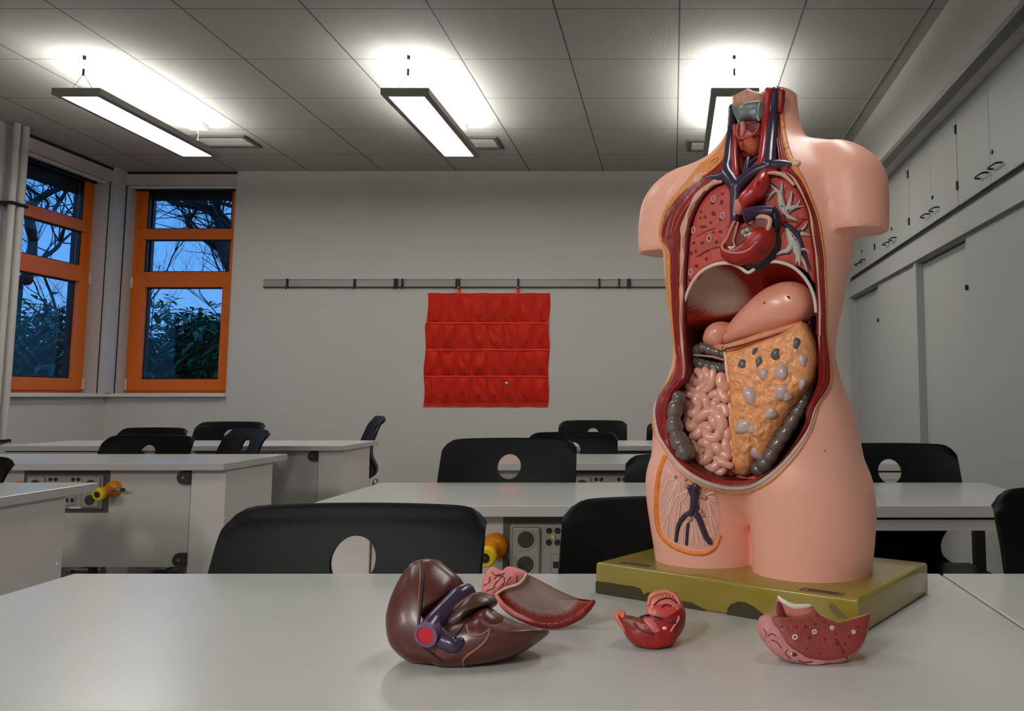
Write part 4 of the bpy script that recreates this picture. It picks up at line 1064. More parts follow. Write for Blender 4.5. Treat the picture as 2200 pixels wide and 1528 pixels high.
part('vein_branch', ptube(m1([(830,710),(870,640),(882,560),(890,530)]), [.005,.0045,.004,.003], ysf(m1([(830,710),(870,640),(882,560),(890,530)]), DV)), 'vein', vc)
part('vein_branch', ptube(m1([(882,590),(930,545),(960,520)]), [.0035,.003,.002], ysf(m1([(882,590),(930,545),(960,520)]), DV)), 'vein', vc)
ca = part('carotid_artery', ptube(m1([(960,620),(985,540),(1003,400),(1015,250),(1035,55)]), [.006,.0058,.006,.0062,.007], ysf(m1([(960,620),(985,540),(1003,400),(1015,250),(1035,55)]), DV), n=14), 'art')
part('neck_artery', ptube(m1([(800,670),(795,600),(790,500),(795,400),(800,300)]), [.005,.005,.0045,.004,.0035], ysf(m1([(800,670),(795,600),(790,500),(795,400),(800,300)]), DV)), 'art')
part('neck_artery', ptube(m1([(950,790),(980,700),(1010,640),(1080,620)]), [.009,.009,.007,.004], ysf(m1([(950,790),(980,700),(1010,640),(1080,620)]), DV)), 'art')
# neck organs
NY = -.022
bm = pillow(m1([(792,110),(800,80),(850,55),(892,34),(920,50),(1000,68),(1010,120),(1000,190),(960,215),(900,215),(840,225),(790,200)]), NY+.004, .012, thick=.024, wob=.0015, wscale=80)
part('throat_top', bm, 'hyoid')
lx = part('larynx', pillow(m1([(778,150),(800,160),(830,178),(880,135),(930,130),(975,125),(995,160),(1003,210),(985,265),(950,270),(905,262),(870,270),(830,290),(815,260),(795,215),(782,180)]), NY-.006, .012, thick=.02, p=3, wob=.001, wscale=90), 'cart')
part('larynx_edge', ptube(m1([(815,185),(845,160),(880,135),(930,128),(970,125)]), .0014, NY-.0155), 'bronch', lx)
part('larynx_edge', ptube(m1([(970,135),(960,180),(955,230),(965,262)]), .0012, NY-.0135), 'bronch', lx)
part('larynx_side_rib', ptube(m1([(785,165),(800,210),(822,260),(828,285)]), .003, NY-.012), 'cart', lx)  # raised ridge in the same grey as the larynx
part('neck_muscle', pillow(m1([(800,300),(830,280),(900,265),(960,270),(980,340),(970,450),(940,520),(880,540),(830,500),(810,400)]), NY-.004, .010, thick=.02, wob=.001), K['strap'])
th_ = part('thyroid', pillow(m1([(865,400),(900,385),(940,390),(965,420),(965,470),(945,510),(905,520),(870,495),(858,450)]), NY-.014, .009, n_ring=8, wob=.001, wscale=140), 'thyr')
part('thyroid_lobe', pillow(m1([(815,430),(840,405),(860,420),(855,470),(835,480),(820,460)]), NY-.013, .005, n_ring=6), 'thyr', th_)
part('throat_gap', pillow(m1([(880,285),(920,272),(945,280),(950,320),(920,345),(885,355),(872,330)]), NY-.0125, .001, n_ring=4, thick=.003), 'spot')
part('trachea_ridge', ptube(m1([(850,285),(855,330),(845,370)]), [.004,.0045,.003], NY-.014), 'hyoid')
for P, r in [([(815,300),(808,350),(825,390),(870,385),(920,365),(955,330),(962,290)], .0022), ([(805,310),(812,400),(835,440),(850,470)], .002), ([(925,370),(900,400),(870,420)], .0016), ([(790,300),(800,420),(815,520),(850,600)], .003), ([(770,620),(800,560),(815,520)], .003)]:
    part('strap_band', ptube(m1(P), r, [NY-.014-.004*i/len(P) for i in range(len(P))]), 'strap')
part('neck_muscle', ptube(m1([(1126,60),(1124,130),(1118,195)]), [.0055,.0055,.004], -.016), mat('muscle_deep', S(140,14,14), .4))
part('neck_muscle', ptube(m1([(1090,330),(1100,430),(1125,540),(1180,565)]), [.005,.007,.007,.004], [-.016,-.026,-.044,-.05]), 'muscle')
part('neck_muscle', ptube(m1([(800,430),(815,520),(835,600),(850,650)]), [.006,.0075,.006,.003], [-.02,-.03,-.042,-.048]), 'strap')
part('neck_muscle', ptube(m1([(700,640),(715,590),(735,520)]), [.005,.006,.004], [-.048,-.042,-.036]), 'muscle')
part('neck_muscle', ptube(m1([(1000,640),(975,560),(1000,470)]), [.006,.006,.004], [-.05,-.044,-.034]), 'muscle')
tr_ = bmesh.new()
for i in range(5): lathe(tr_, TL(*Z1(912, 572+i*21), -.056-.003*i), (0, .12, 1), [(.0085,-.0024),(.0098,-.0012),(.0098,.0012),(.0085,.0024)], n=18)
part('trachea', tr_, 'bronch')
# collar bones, ribs and muscle details on the cut face
def disc(u, v, r, mk, nm, off=.001):
    p, nr = hit(u, v); b = bmesh.new(); lathe(b, p-nr*.004, nr, [(r, 0), (r, .004+off), (r*.8, .0052+off), (r*.5, .0048+off)], n=20); return part(nm, b, mk)
disc(*Z1(535, 682), .0095, 'rib', 'collar_bone', .003); disc(*Z1(1222, 568), .0075, 'rib', 'collar_bone', .002)
disc(*Z1(655, 555), .0075, 'spot', 'muscle_section', .001); disc(*Z1(1160, 465), .0035, 'spot', 'muscle_section', .001)
for P in ([(590,760),(640,715),(700,700)], [(1035,640),(1090,640),(1150,660),(1215,720)]):
    b = bmesh.new(); tube(b, [hit(*Z1(*p))[0]+Vector((0,-.001,0)) for p in P], [.0022]+[.003]*(len(P)-2)+[.0022], n=8); part('first_rib', b, 'rib')
for P in ([(350,1060),(380,950),(450,840),(530,750)], [(375,1050),(420,940),(480,850)]):
    b = bmesh.new(); tube(b, [hit(*Z1(*p), .0024)[0] for p in P], .0008, n=6); part('muscle_seam', b, 'pinkrim')
b = bmesh.new(); pts = [hit(*Z1(*p)) for p in [(290,1090),(300,1020),(345,930),(410,850)]]
tube(b, [p+n_*-.0012 for p, n_ in pts], [.004,.0055,.005,.003], n=12); part('breast_muscle', b, 'muscle')

# --- diaphragm dome
dm = diaphragm_mat(S(238,214,196), S(220,186,168), S(198,52,40), *(lambda q: (q.x, q.z))(TL(*Z2(755,280), -.02)), .024, .044)
DOME = m2([(432,505),(430,420),(445,320),(485,225),(550,150),(650,98),(755,88),(830,115),(890,150),(950,110),(1020,80),(1100,78),(1200,110),(1280,180),(1330,260),(1358,340),(1372,430)])+[Z2(x, y)+(d,) for x, y, d in ((1365,520,-.03),(1300,640,.0),(1100,740,.012),(800,790,.012),(600,770,.008),(470,740,.0),(428,640,-.03))]
b = pillow(DOME, (.006,), -.050, thick=0, n_ring=14, p=2.2, q=2.2)
bmesh.ops.solidify(b, geom=b.faces[:], thickness=-.002)
dp = part('diaphragm', b, dm)
part('diaphragm_rim', ptube(m2([(418,560),(418,470),(432,380),(450,310),(490,225),(552,148),(650,96),(755,86),(830,115),(890,152),(950,112),(1020,80),(1100,76),(1200,108),(1282,178),(1335,260),(1362,340),(1373,430)]), .0024, ysf(m2([(418,560),(418,470),(432,380),(450,310),(490,225),(552,148),(650,96),(755,86),(830,115),(890,152),(950,112),(1020,80),(1100,76),(1200,108),(1282,178),(1335,260),(1362,340),(1373,430)]), .004)), 'white', dp)
part('crus_muscle', ptube(m2([(1040,245),(1010,270),(1000,300)]), [.006,.005,.003], [-.02,-.028,-.03]), 'pinkrim', dp)
# --- stomach
sm = part('stomach', pillow(m2([(725,585),(740,545),(815,455),(900,370),(1000,285),(1100,232),(1190,215),(1270,235),(1325,300),(1342,380),(1320,455),(1275,505),(1150,560),(1000,612),(860,655),(760,685),(690,695),(640,680),(700,640)]), -.048, .030, thick=.03, n_ring=18, p=2.3, q=2.1, tilt=(-.08, 0)), 'stom')
part('pylorus', pillow(m2([(580,640),(590,590),(615,540),(665,505),(720,505),(755,535),(765,590),(740,650),(700,690),(640,685),(600,670)]), -.056, .022, thick=.03, n_ring=12), 'stom', sm)
part('stomach_fat_edge', ptube(m2([(640,672),(720,690),(800,672),(900,640),(1000,605),(1120,570),(1260,510)]), [.003,.0055,.006,.006,.006,.006,.004], [-.062,-.070,-.070,-.068,-.066,-.062,-.054]), mat('fat_pale', S(226,150,104), .4, var=.15, vscale=80, bump=.6, bscale=250), sm)
part('stomach_vessel', ptube(m2([(690,695),(740,692),(860,665),(1000,622),(1150,575),(1270,520)]), .0011, [-.066,-.077,-.077,-.074,-.070,-.058]), 'spot', sm)
for x, y in [(1002,368),(1170,325)]: blob(*Z2(x, y), 2.2, 2.0, -.0785, .0008, 'spot', 'vessel_stub', sm)
part('spleen_edge', pillow(m2([(1340,440),(1352,480),(1350,560),(1330,600),(1300,540),(1310,470)]), -.035, .006, n_ring=6), 'vein')
# --- greater omentum with bulges of gut showing through
OY = -.064
def onoise(x, z, s): return .0035*noise.fractal(Vector((x*95, 0, z*95)), 1, 2, 4)*(1-s**6)
OM = m2([(722,702),(800,688),(880,668),(1000,630),(1150,578),(1270,508),(1312,560),(1340,640),(1352,750),(1352,850),(1340,930),(1290,1010),(1200,1130),(1130,1250),(1060,1370),(1010,1480)])+m3([(1060,250),(1030,320),(990,360),(935,362),(908,335),(895,200),(878,60)])+m2([(765,1400),(760,1250),(752,1100),(742,950),(730,820)])
om = part('greater_omentum', pillow(OM, OY, .026, thick=.03, n_ring=46, p=2.6, q=1.9, per=8, nfun=onoise, tilt=(-.08, 0)), 'omen', None, angle=180)
OBV = BVHTree.FromPolygons([v.co for v in om.data.vertices], [p.vertices for p in om.data.polygons])
def on_om(x, y, rx, ry, mk, nm, rot=0.0, h=.0068):
    u, v = Z2(x, y); d = TRAY(u, v).normalized(); p, nr, i, q = OBV.ray_cast(TC, d)
    if p is None: return
    n = 16; b = bmesh.new(); rows = []
    s = .30105*q/FPX; ax = Vector((math.cos(rot), 0, -math.sin(rot))); az = Vector((math.sin(rot), 0, math.cos(rot)))
    nr = (nr+Vector((.3, -1, 0))).normalized(); ax = (ax-nr*ax.dot(nr)).normalized(); az = (az-nr*az.dot(nr)-ax*az.dot(ax)).normalized()
    for k in range(7):
        f = k/6; rr = math.cos(f*PI/2*.98); hh = math.sin(f*PI/2)*h-.0025
        rows.append([p+ax*math.cos(2*PI*i/n)*rx*s*rr*(1+.16*math.sin(3*2*PI*i/n+x))+az*math.sin(2*PI*i/n)*ry*s*rr*(1+.13*math.cos(2*2*PI*i/n+y))+nr*hh for i in range(n)])
    R = grid(b, rows, closed_u=True); b.faces.new(R[-1]); b.faces.new(R[0][::-1])
    part(nm, b, mk, om, angle=180)
for a in [(845,805,38,40,'omgrey',0),(935,715,20,34,'omgrey',.3),(968,790,32,46,'omgrey',0),(1085,735,38,50,'omgrey',0),(1232,660,27,52,'omgrey',.1)]: on_om(a[0], a[1], a[2], a[3], a[4], 'colon_bulge', a[5])
for a in [(1122,850,46,58,.2),(998,880,36,46,0),(1275,780,28,48,0),(1130,1005,44,60,.3),(1165,1040,34,34,0),(905,1020,48,62,-.2),(1052,1155,40,46,.2),(870,1250,62,56,0),(915,1275,34,34,0),(940,1440,46,50,0),(1275,950,24,40,.4),(820,1270,30,36,0)]: on_om(a[0], a[1], a[2]*1.15, a[3]*1.15, 'omlump', 'gut_bulge', a[4])
part('omentum_edge', ptube(m2([(722,705),(735,830),(748,960),(757,1120),(765,1280),(772,1420)])+m3([(888,80),(902,200),(912,330)]), [.0026]*9, [OY-.004]+[OY-.010]*7+[OY-.004]), mat('seam_pale', S(246,212,192), .35), om)
part('hook_eye', ptube([Z2(720+14*math.cos(t), 693+14*math.sin(t)) for t in [2*PI*i/8 for i in range(8)]], .0015, OY-.010, closed=True, per=3), mat('hook_metal', S(90,70,62), .3, metal=.7), om)
# --- small intestine
GY = -.066
gi = part('small_intestine', pillow(m2([(455,850),(500,825),(600,835),(700,860),(745,900),(755,1000),(765,1200),(775,1400)])+m3([(890,60),(905,200),(915,330),(880,375),(800,385),(720,370),(650,310),(632,240),(640,170),(612,60)])+m2([(500,1330),(460,1270),(425,1200),(412,1110),(410,1010),(425,940)]), GY+.002, .0145, thick=.03, n_ring=12, p=3), mat('gut_bed', S(222,140,118), .35, var=.08, vscale=30))
ZG = lambda x, y: (1440+.1702*x, 780+.1702*y)        # close-up of the gut
def coil(P, r=.0066, d=0.0):
    r *= .92
    Q = [ZG(*p) for p in P]; n = len(Q)
    part('intestine_loop', ptube(Q, [r*.9]+[r]*(n-2)+[r*.9], [GY-.010-.004*math.sin(PI*min(1, max(0, (u-1462)/110)))-d-.0016*math.sin(i*1.9) for i, (u, v) in enumerate(Q)], per=6, n=14), 'gut', gi)
coil([(240,70),(250,150),(300,230),(370,240),(405,190),(380,130),(340,100)]); coil([(440,90),(480,170),(470,240),(400,300),(350,340)]); coil([(540,110),(530,230),(510,300),(430,350)], .0062)
coil([(200,230),(230,290),(290,340),(330,360)], .0062); coil([(640,170),(640,260),(690,300),(640,370),(700,450)], .0082); coil([(180,390),(240,390),(280,420)], .0064)
coil([(180,540),(200,500),(250,520),(250,590),(190,580)], .006); coil([(200,620),(280,640),(340,600),(370,530),(330,480),(340,430),(400,420),(450,470),(470,560)], .0072, .002)
coil([(520,410),(580,390),(620,430),(580,480),(560,520),(600,560),(680,560),(700,640)], .0068); coil([(210,720),(240,800),(300,790),(340,720),(400,670),(480,620),(560,620),(630,690),(660,790),(620,890),(560,950),(480,930),(450,860)], .0082, .003)
coil([(530,700),(560,740),(600,800)], .0085, .003); coil([(280,930),(350,900),(390,840),(450,790),(500,830)], .0078, .001); coil([(260,960),(300,1050),(360,1110),(410,1090),(390,1040)], .0068)
coil([(400,1010),(470,1010),(500,1080),(490,1170),(420,1230),(360,1190)], .0085, .003); coil([(290,1180),(300,1260),(380,1330),(470,1340),(560,1320),(600,1260)], .008, .001)
coil([(560,1040),(600,1080),(640,1130),(720,1180)], .0085, .002); coil([(700,980),(700,1050),(740,1110)], .007); coil([(700,830),(720,900),(720,960)], .0065); coil([(580,1210),(660,1260),(760,1300)], .0062, .002); coil([(560,1370),(640,1380),(680,1350)], .006)
# --- colon: grey tubes with pouches
def colon(nm, P, r, y, k=9, m_=lambda L_: m2(L_), sub=None):
    Q = spline([TL(u, v, yy) for (u, v), yy in zip(m_(P), y if isinstance(y, list) else [y]*len(P))], 10)
    R = [ (r if not isinstance(r, list) else r[0]+(r[1]-r[0])*i/len(Q))*(1-.20*abs(math.sin(PI*k*i/len(Q)+.4))**10) for i in range(len(Q))]
    return part(nm, TB(Q, R, smooth=False, n=18), 'colon', sub, angle=180)
tc_ = colon('transverse_colon', [(470,760),(520,715),(570,690),(640,715),(720,735)], [.0095,.0075], [-.058,-.062,-.064,-.062,-.058], 6)
colon('colon_fold', [(465,780),(520,800),(600,825),(680,838),(735,835)], .0095, [-.058,-.064,-.067,-.066,-.058], 8, sub=tc_)
part('colon_band', ptube(m2([(500,740),(560,745),(640,755),(715,775)]), .0016, -.0745), 'hyoid', tc_)
AC = [(395,1040),(368,1120),(358,1210),(372,1300),(410,1385),(438,1440)]
colon('ascending_colon', AC, [.010,.0145], ysf(m2(AC), .014), 4)
colon('descending_colon', [(1322,975),(1285,1060),(1240,1150),(1170,1270),(1090,1390),(1030,1490)]+[((Z3(1075,320)[0]-1340)/.30105, (Z3(1075,320)[1]-540)/.30105)], [.0075,.0125], [-.05,-.056,-.06,-.062,-.064,-.066,-.064], 9)
part('bladder', pillow(m3([(880,385),(920,362),(970,365),(1000,385),(960,405),(910,405)]), -.056, .006, n_ring=6), 'pinkrim')
part('pelvic_floor', pillow(m3([(980,370),(1040,360),(1080,375),(1020,400),(970,400)]), -.052, .005, n_ring=5), 'strap')

# --- dissected groin on the torso's right hip
def surf_patch(P, off, edge_off, n_ring=8, thick=.003, per=5):
    Q = spline(P, per, True); cu = sum(q[0] for q in Q)/len(Q); cv = sum(q[1] for q in Q)/len(Q); bm = bmesh.new(); rows = []
    for k in range(n_ring, 0, -1):
        s = k/n_ring; rows.append([(lambda h_: h_[0])(hit(cu+(u-cu)*s, cv+(v-cv)*s, edge_off if k == n_ring else off)) for u, v in Q])
    R = grid(bm, rows, closed_u=True); c = bm.verts.new(hit(cu, cv, off)[0]); N = len(Q)
    for i in range(N): bm.faces.new((R[-1][i], R[-1][(i+1) % N], c))
    bk = [bm.verts.new(hit(u, v, -thick)[0]) for u, v in Q]
    for i in range(N): bm.faces.new((R[0][i], bk[i], bk[(i+1) % N], R[0][(i+1) % N]))
    return bm
GP = m3([(488,240),(455,330),(438,450),(435,570),(447,680),(485,755),(560,805),(650,832),(730,830),(785,790),(815,715),(822,620),(812,530),(790,470),(740,455),(640,395),(560,330)])
gp = part('groin_dissection', surf_patch(GP, .0006, .0003), 'patch')
b = bmesh.new(); E_ = m3([(478,235),(440,330),(422,450),(418,570),(430,690),(475,775),(560,832),(650,858),(730,856),(795,815),(822,740)])
Q_ = spline(E_, 5); rows = []
W_ = [9]*len(Q_)
for i, (u, v) in enumerate(Q_):
    a, c_ = Q_[max(i-1,0)], Q_[min(i+1,len(Q_)-1)]; dx, dy = c_[0]-a[0], c_[1]-a[1]; L_ = math.hypot(dx, dy) or 1
    nx, ny = -dy/L_, dx/L_; w_ = 11.0*(1 if i < len(Q_)-6 else .5)
    rows.append([hit(u+nx*w_*(f-.5), v+ny*w_*(f-.5), -.002 if f in (0, 1) else .0012+.0014*math.sin(PI*f)+.0007*noise.noise(Vector((u*.2, v*.2, f*3))))[0] for f in [k/6 for k in range(7)]])
grid(b, rows); part('fat_rim', b, mat('fat_orange', S(240,134,50), .42, var=.15, vscale=90, bump=.6, bscale=260), gp)
ZH = lambda x, y: (1400+.13746*x, 990+.13746*y)
def strand(P, r, mk, nm, off=.0012):
    b = bmesh.new(); tube(b, [hit(*ZH(*p), off)[0] for p in P], r, per=4, n=6 if r < .002 else 10) if not isinstance(r, list) else tube(b, [hit(*ZH(*p), off)[0] for p in P], r, per=4, n=10); part(nm, b, mk, gp)
strand([(705,380),(690,470),(670,600),(650,740),(610,820)], [.0065,.006,.006,.005,.004], 'vein', 'groin_vein', .002); strand([(600,410),(620,480),(650,560),(690,700),(700,800)], [.004,.004,.004,.005,.004], 'vein', 'groin_vein')
strand([(600,800),(520,860),(450,960),(410,1080),(390,1250)], [.003,.0035,.0035,.003,.0025], 'vein', 'groin_vein'); strand([(690,830),(750,920),(800,1050),(850,1180),(910,1270)], [.004,.0045,.0042,.004,.004], 'vein', 'groin_vein'); strand([(575,980),(560,1100),(550,1300)], [.0022]*3, 'vein', 'groin_vein')
for P in ([(260,140),(370,260),(310,300),(240,330),(180,540)],[(370,260),(390,320),(300,560),(170,830)],[(400,300),(340,540),(240,860),(180,1050)],[(430,340),(430,520),(380,820),(330,1230)],[(455,340),(450,600),(430,860),(340,1250)],[(410,320),(300,700),(260,1000),(250,1180)],[(540,480),(400,550),(350,650),(290,820)],[(545,540),(480,620),(430,660)],[(460,500),(490,660),(540,780),(570,850)],[(540,560),(560,480),(600,430)],
          [(640,420),(700,520),(640,660),(610,820)],[(630,470),(640,600),(590,800)],[(700,520),(660,600),(640,700),(610,850)],[(735,600),(720,680),(745,780)],[(775,590),(780,680),(760,780)],[(560,920),(490,980),(440,1150),(430,1290)],[(580,940),(500,1050),(490,1290)],[(620,980),(640,1100),(610,1310)],[(625,980),(650,1150),(650,1310)],[(650,960),(700,1100),(730,1310)],[(660,930),(750,1100),(830,1320)],[(600,830),(560,780),(500,680)],[(640,880),(690,820),(730,790)],
          [(790,560),(800,480),(830,430)],[(830,550),(900,510),(980,480)],[(840,560),(920,560),(990,580)],[(850,590),(930,600),(1010,640)],[(860,620),(900,740),(930,960),(980,1150)],[(870,600),(960,700),(1040,780)],[(880,620),(940,850),(1020,1040)],[(780,860),(820,980),(900,1120),(960,1210)],[(800,840),(860,1000),(930,1200)],[(820,850),(880,855)],[(700,530),(760,540),(820,550)]):
    strand(P, .0009, 'nerve', 'nerve', .0009)
for p, r in (((600,900),.0042),((770,550),.0036),((830,565),.004),((760,790),.0038),((800,840),.0036),((380,250),.0030),((550,390),.0040),((535,290),.0026)):
    c = hit(*ZH(*p), .0008)[0]; b = bmesh.new(); bmesh.ops.create_icosphere(b, subdivisions=2, radius=r); bmesh.ops.translate(b, vec=c, verts=b.verts[:]); part('nerve_knot', b, 'hyoid', gp)
for x, y in ((1435,1425),(2,2)):
    if x > 10:
        p, nr = hit(*Z2(x, y)); b = bmesh.new(); bmesh.ops.create_icosphere(b, subdivisions=1, radius=.0011); bmesh.ops.translate(b, vec=p, verts=b.verts[:]); part('birthmark', b, 'spot')
# ------------------------------------------------------------------ loose organ pieces lying on the front desk
class Slab:
    """a leaning plane above the desk: traced points on it, cushions over it and strokes on its surface"""
    def __init__(self, name, label, cat, y0, k, u, v):
        self.y0, self.k = y0, k; p = self.ip(u, v); self.o = thing(name, label, cat, (p.x, p.y, .76)); self.loc = Vector((p.x, p.y, .76)); self.bvh = None; self.V, self.F = [], []
    def ip(self, u, v, off=0.0):
        r = ray(u, v); t = (self.y0+off+self.k*(EYE.z-.76)-EYE.y)/(r.y-self.k*r.z); return EYE+r*t
    def pillow(self, nm, P, front, back, m, off=0.0, n_ring=12, p=2.2, q=2.0, wob=0.0, wscale=60, per=6, parent=None, bproj=True, colfun=None, solid=0):
        O = [self.ip(u, v, off)-self.loc for u, v in P]; O = [Vector(o) for o in spline(O, per, True)]; PX_ = spline(P, per, True)
        c = sum(O, Vector())/len(O); bm = bmesh.new(); N = len(O); nrm = Vector((0, -1, self.k*.6)).normalized()
        def side(b, sgn):
            rows = []
            for kk in range(n_ring, 0, -1):
                s = kk/n_ring; row = []
                for o in O:
                    pt = c+(o-c)*s+nrm*b*max(0, 1-s**p)**(1/q)
                    if wob and s < 1: pt += nrm*wob*noise.fractal(pt*wscale, 1, 2, 3)
                    pt.z = max(pt.z, .0008); row.append(pt)
                rows.append(row)
            return rows, c+nrm*b
        rows, ct = side(front, 1); R = grid(bm, rows, closed_u=True); cv = bm.verts.new(ct)
        for i in range(N): bm.faces.new((R[-1][i], R[-1][(i+1) % N], cv))
        if back is not None:
            rows, ct = side(-back, -1); R2 = [R[0]]
            for row in rows[1:]: R2.append([bm.verts.new(pt) for pt in row])
            for A, B in zip(R2, R2[1:]):
                for i in range(N): bm.faces.new((A[i], B[i], B[(i+1) % N], A[(i+1) % N]))
            cb = bm.verts.new(ct)
            for i in range(N): bm.faces.new((R2[-1][(i+1) % N], R2[-1][i], cb))
        if solid: bmesh.ops.solidify(bm, geom=bm.faces[:], thickness=solid)
        o = obj(nm, bm, m, parent or self.o, smooth=True, angle=70)
        if colfun:
            a = o.data.color_attributes.new('Col', 'FLOAT_COLOR', 'POINT')
            for i, v in enumerate(o.data.vertices): a.data[i].color = colfun(v.co+self.loc)
        if bproj:
            b0 = len(self.V); self.V += [v.co+self.loc for v in o.data.vertices]; self.F += [[j+b0 for j in f.vertices] for f in o.data.polygons]
            self.bvh = BVHTree.FromPolygons(self.V, self.F)
        return o
    def at(self, u, v, off=0.0):
        d = ray(u, v).normalized(); p, n, i, q = self.bvh.ray_cast(EYE, d)
        if p is None: p = self.ip(u, v); p = self.bvh.find_nearest(p)[0]
        return Vector(p)-d*off-self.loc
    def tube(self, nm, P, r, m, off=0.0, parent=None, n=8, per=6, **k):
        return obj(nm, TB([self.at(u, v, off) for u, v in P], r, per=per, n=n, **k), m, parent or self.o, smooth=True, angle=70)
    def blob(self, nm, u, v, ru, rv, h, m, rot=0.0, n=12, parent=None):
        O = [self.at(u+ru*math.cos(t)*math.cos(rot)-rv*math.sin(t)*math.sin(rot), v+ru*math.cos(t)*math.sin(rot)+rv*math.sin(t)*math.cos(rot), .0003) for t in [2*PI*i/n for i in range(n)]]
        c = self.at(u, v, .0003); d = -ray(u, v).normalized(); b = bmesh.new()
        R = grid(b, [[o-d*.003 for o in O], O, [c+(o-c)*.7+d*h*.75 for o in O]], closed_u=True); t = b.verts.new(c+d*h)
        for i in range(n): b.faces.new((R[2][i], R[2][(i+1) % n], t))
        b.faces.new(R[0][::-1]); return obj(nm, b, m, parent or self.o, smooth=True, angle=70)
m_liver = mat('liver_brown', S(86,38,31), .34, var=.12, vscale=18, coat=.12)
m_liver2 = mat('liver_dark_brown', S(72,45,38), .34, var=.2, vscale=25, coat=.1)
m_lig = mat('ligament_tan', S(150,98,76), .4)
m_groove = mat('groove_dark', S(38,20,20), .5)
# --- liver
L = Slab('liver_model', 'glossy brown liver model with a purple vein, largest loose piece on the front desk', 'organ model', .905, .55, 990, 1400)
lb = L.pillow('left_lobe', [(905,1202),(880,1214),(852,1258),(833,1310),(830,1350),(840,1390),(878,1422),(930,1436),(975,1437),(965,1405),(935,1378),(918,1352),(940,1315),(985,1272),(988,1245),(965,1222),(935,1202)], .030, .045, m_liver, n_ring=14)
rb_ = L.pillow('right_lobe', [(935,1436),(915,1405),(912,1372),(940,1345),(985,1325),(1020,1318),(1050,1306),(1072,1318),(1100,1332),(1140,1345),(1180,1357),(1152,1383),(1112,1408),(1060,1426),(1000,1437)], .034, .05, m_liver, n_ring=14)
L.pillow('back_lobe', [(930,1205),(945,1205),(960,1222),(985,1238),(997,1258),(990,1275),(965,1262),(945,1235)], .006, .02, m_liver2, off=.012, n_ring=8)
L.pillow('middle_lobe', [(950,1358),(955,1335),(975,1310),(1000,1285),(1030,1272),(1060,1282),(1068,1296),(1040,1305),(1010,1330),(992,1352),(970,1364)], .020, .03, m_liver2, off=-.012, n_ring=10)
L.pillow('small_lobe', [(1003,1350),(1012,1330),(1030,1310),(1050,1304),(1066,1314),(1084,1330),(1090,1350),(1070,1366),(1035,1368),(1010,1362)], .018, .03, m_liver, off=-.014, n_ring=10)
vp = [L.ip(u, v, o)-L.loc for u, v, o in ((918,1362,-.040),(932,1341,-.030),(950,1320,-.024),(970,1300,-.020),(990,1283,-.016),(1010,1270,-.008))]
v_ = obj('vena_cava', TB(vp, [.0125,.0115,.011,.0115,.012,.009], n=18, rnd=False), K['vein'], L.o, smooth=True, angle=70)
L.tube('portal_vein', [(938,1360),(958,1378),(978,1386),(990,1380)], [.010,.009,.008,.005], K['vein'], off=-.001, n=14)
dr = ((vp[0]-vp[1]).normalized()+Vector((-.2, -.9, .05))).normalized(); pc = vp[0]+dr*.004; b = bmesh.new()
lathe(b, pc, dr, [(.0126,-.012),(.0126,.0),(.0092,.0006),(.0092,-.001)], n=26); obj('vein_end', b, mat('vein_rim', S(112,92,122), .35), v_, smooth=True, angle=50)
b = bmesh.new(); cyl(b, pc-dr*.002, pc-dr*.0003, .0092, n=24); obj('vein_lumen', b, mat('lumen_bright_red', S(206,30,46), .4), v_)
L.tube('ligament', [(905,1206),(908,1240),(906,1280),(902,1320),(899,1350)], [.0015,.002,.0018,.0018,.0012], m_groove, off=-.0004)
L.tube('ligament', [(902,1207),(903,1240),(900,1290),(897,1335)], .0008, m_lig, off=.0003)
L.tube('ligament', [(899,1350),(902,1380),(920,1400),(950,1420),(990,1436)], .0011, m_groove, off=-.0003)
L.tube('ligament', [(1052,1352),(1048,1370),(1030,1390),(1005,1408),(995,1420),(997,1430)], .0012, m_lig, off=.0004)
L.tube('ligament', [(1003,1345),(1008,1362),(1025,1366),(1042,1360),(1052,1352)], .0011, m_lig, off=.0006)
L.tube('ligament', [(958,1360),(955,1340),(968,1318),(990,1295),(1020,1276)], .0013, m_lig, off=.0006)
L.tube('ligament', [(962,1362),(985,1358),(1005,1332),(1040,1305),(1062,1294)], .0012, m_groove, off=.0004)
L.pillow('groove', [(960,1362),(975,1358),(990,1364),(975,1370)], .001, .002, m_groove, off=-.036, n_ring=4, bproj=False)
# --- lung base with diaphragm
W = Slab('lung_base_model', 'pink lung piece with a grey fan-shaped diaphragm leaning on the liver model', 'organ model', 1.035, .45, 1180, 1330)
arc = spline([(1064,1276),(1080,1300),(1110,1322),(1150,1338),(1200,1341),(1240,1326),(1262,1308),(1275,1292)], 6)
m_fan = mat('diaphragm_fan', S(150,120,112), .42, bump=.2, bscale=300, attr='Col')
def fan_col(p):
    q = p-EYE; c, s = math.cos(TH), math.sin(TH); f = q.y*c+q.z*s; u = PPX+FPX*q.x/f; v = PPY-FPX*(-q.y*s+q.z*c)/f
    d = min(math.hypot(u-a, v-b) for a, b in arc); an = math.atan2(u-1150, v-1210)
    red = 26+9*noise.noise(Vector((an*38, 0, 1)))+(14 if u > 1225 else 0)*min(1, max(0, (u-1225)/30))
    t = min(1, max(0, (red-d)/12)); g = S(186,160,150) if d > 30 else S(200,172,162); r_ = S(176,66,48)
    return tuple(g[i]+(r_[i]-g[i])*t for i in range(3))+(1,)
fan = W.pillow('diaphragm_fan', [(1130,1234),(1160,1247),(1200,1268),(1240,1285),(1274,1292),(1262,1308),(1240,1326),(1200,1341),(1150,1338),(1110,1322),(1080,1300),(1066,1277),(1085,1264),(1112,1256),(1124,1246)], -.010, None, m_fan, n_ring=26, p=2.5, per=8, colfun=fan_col, solid=.006)
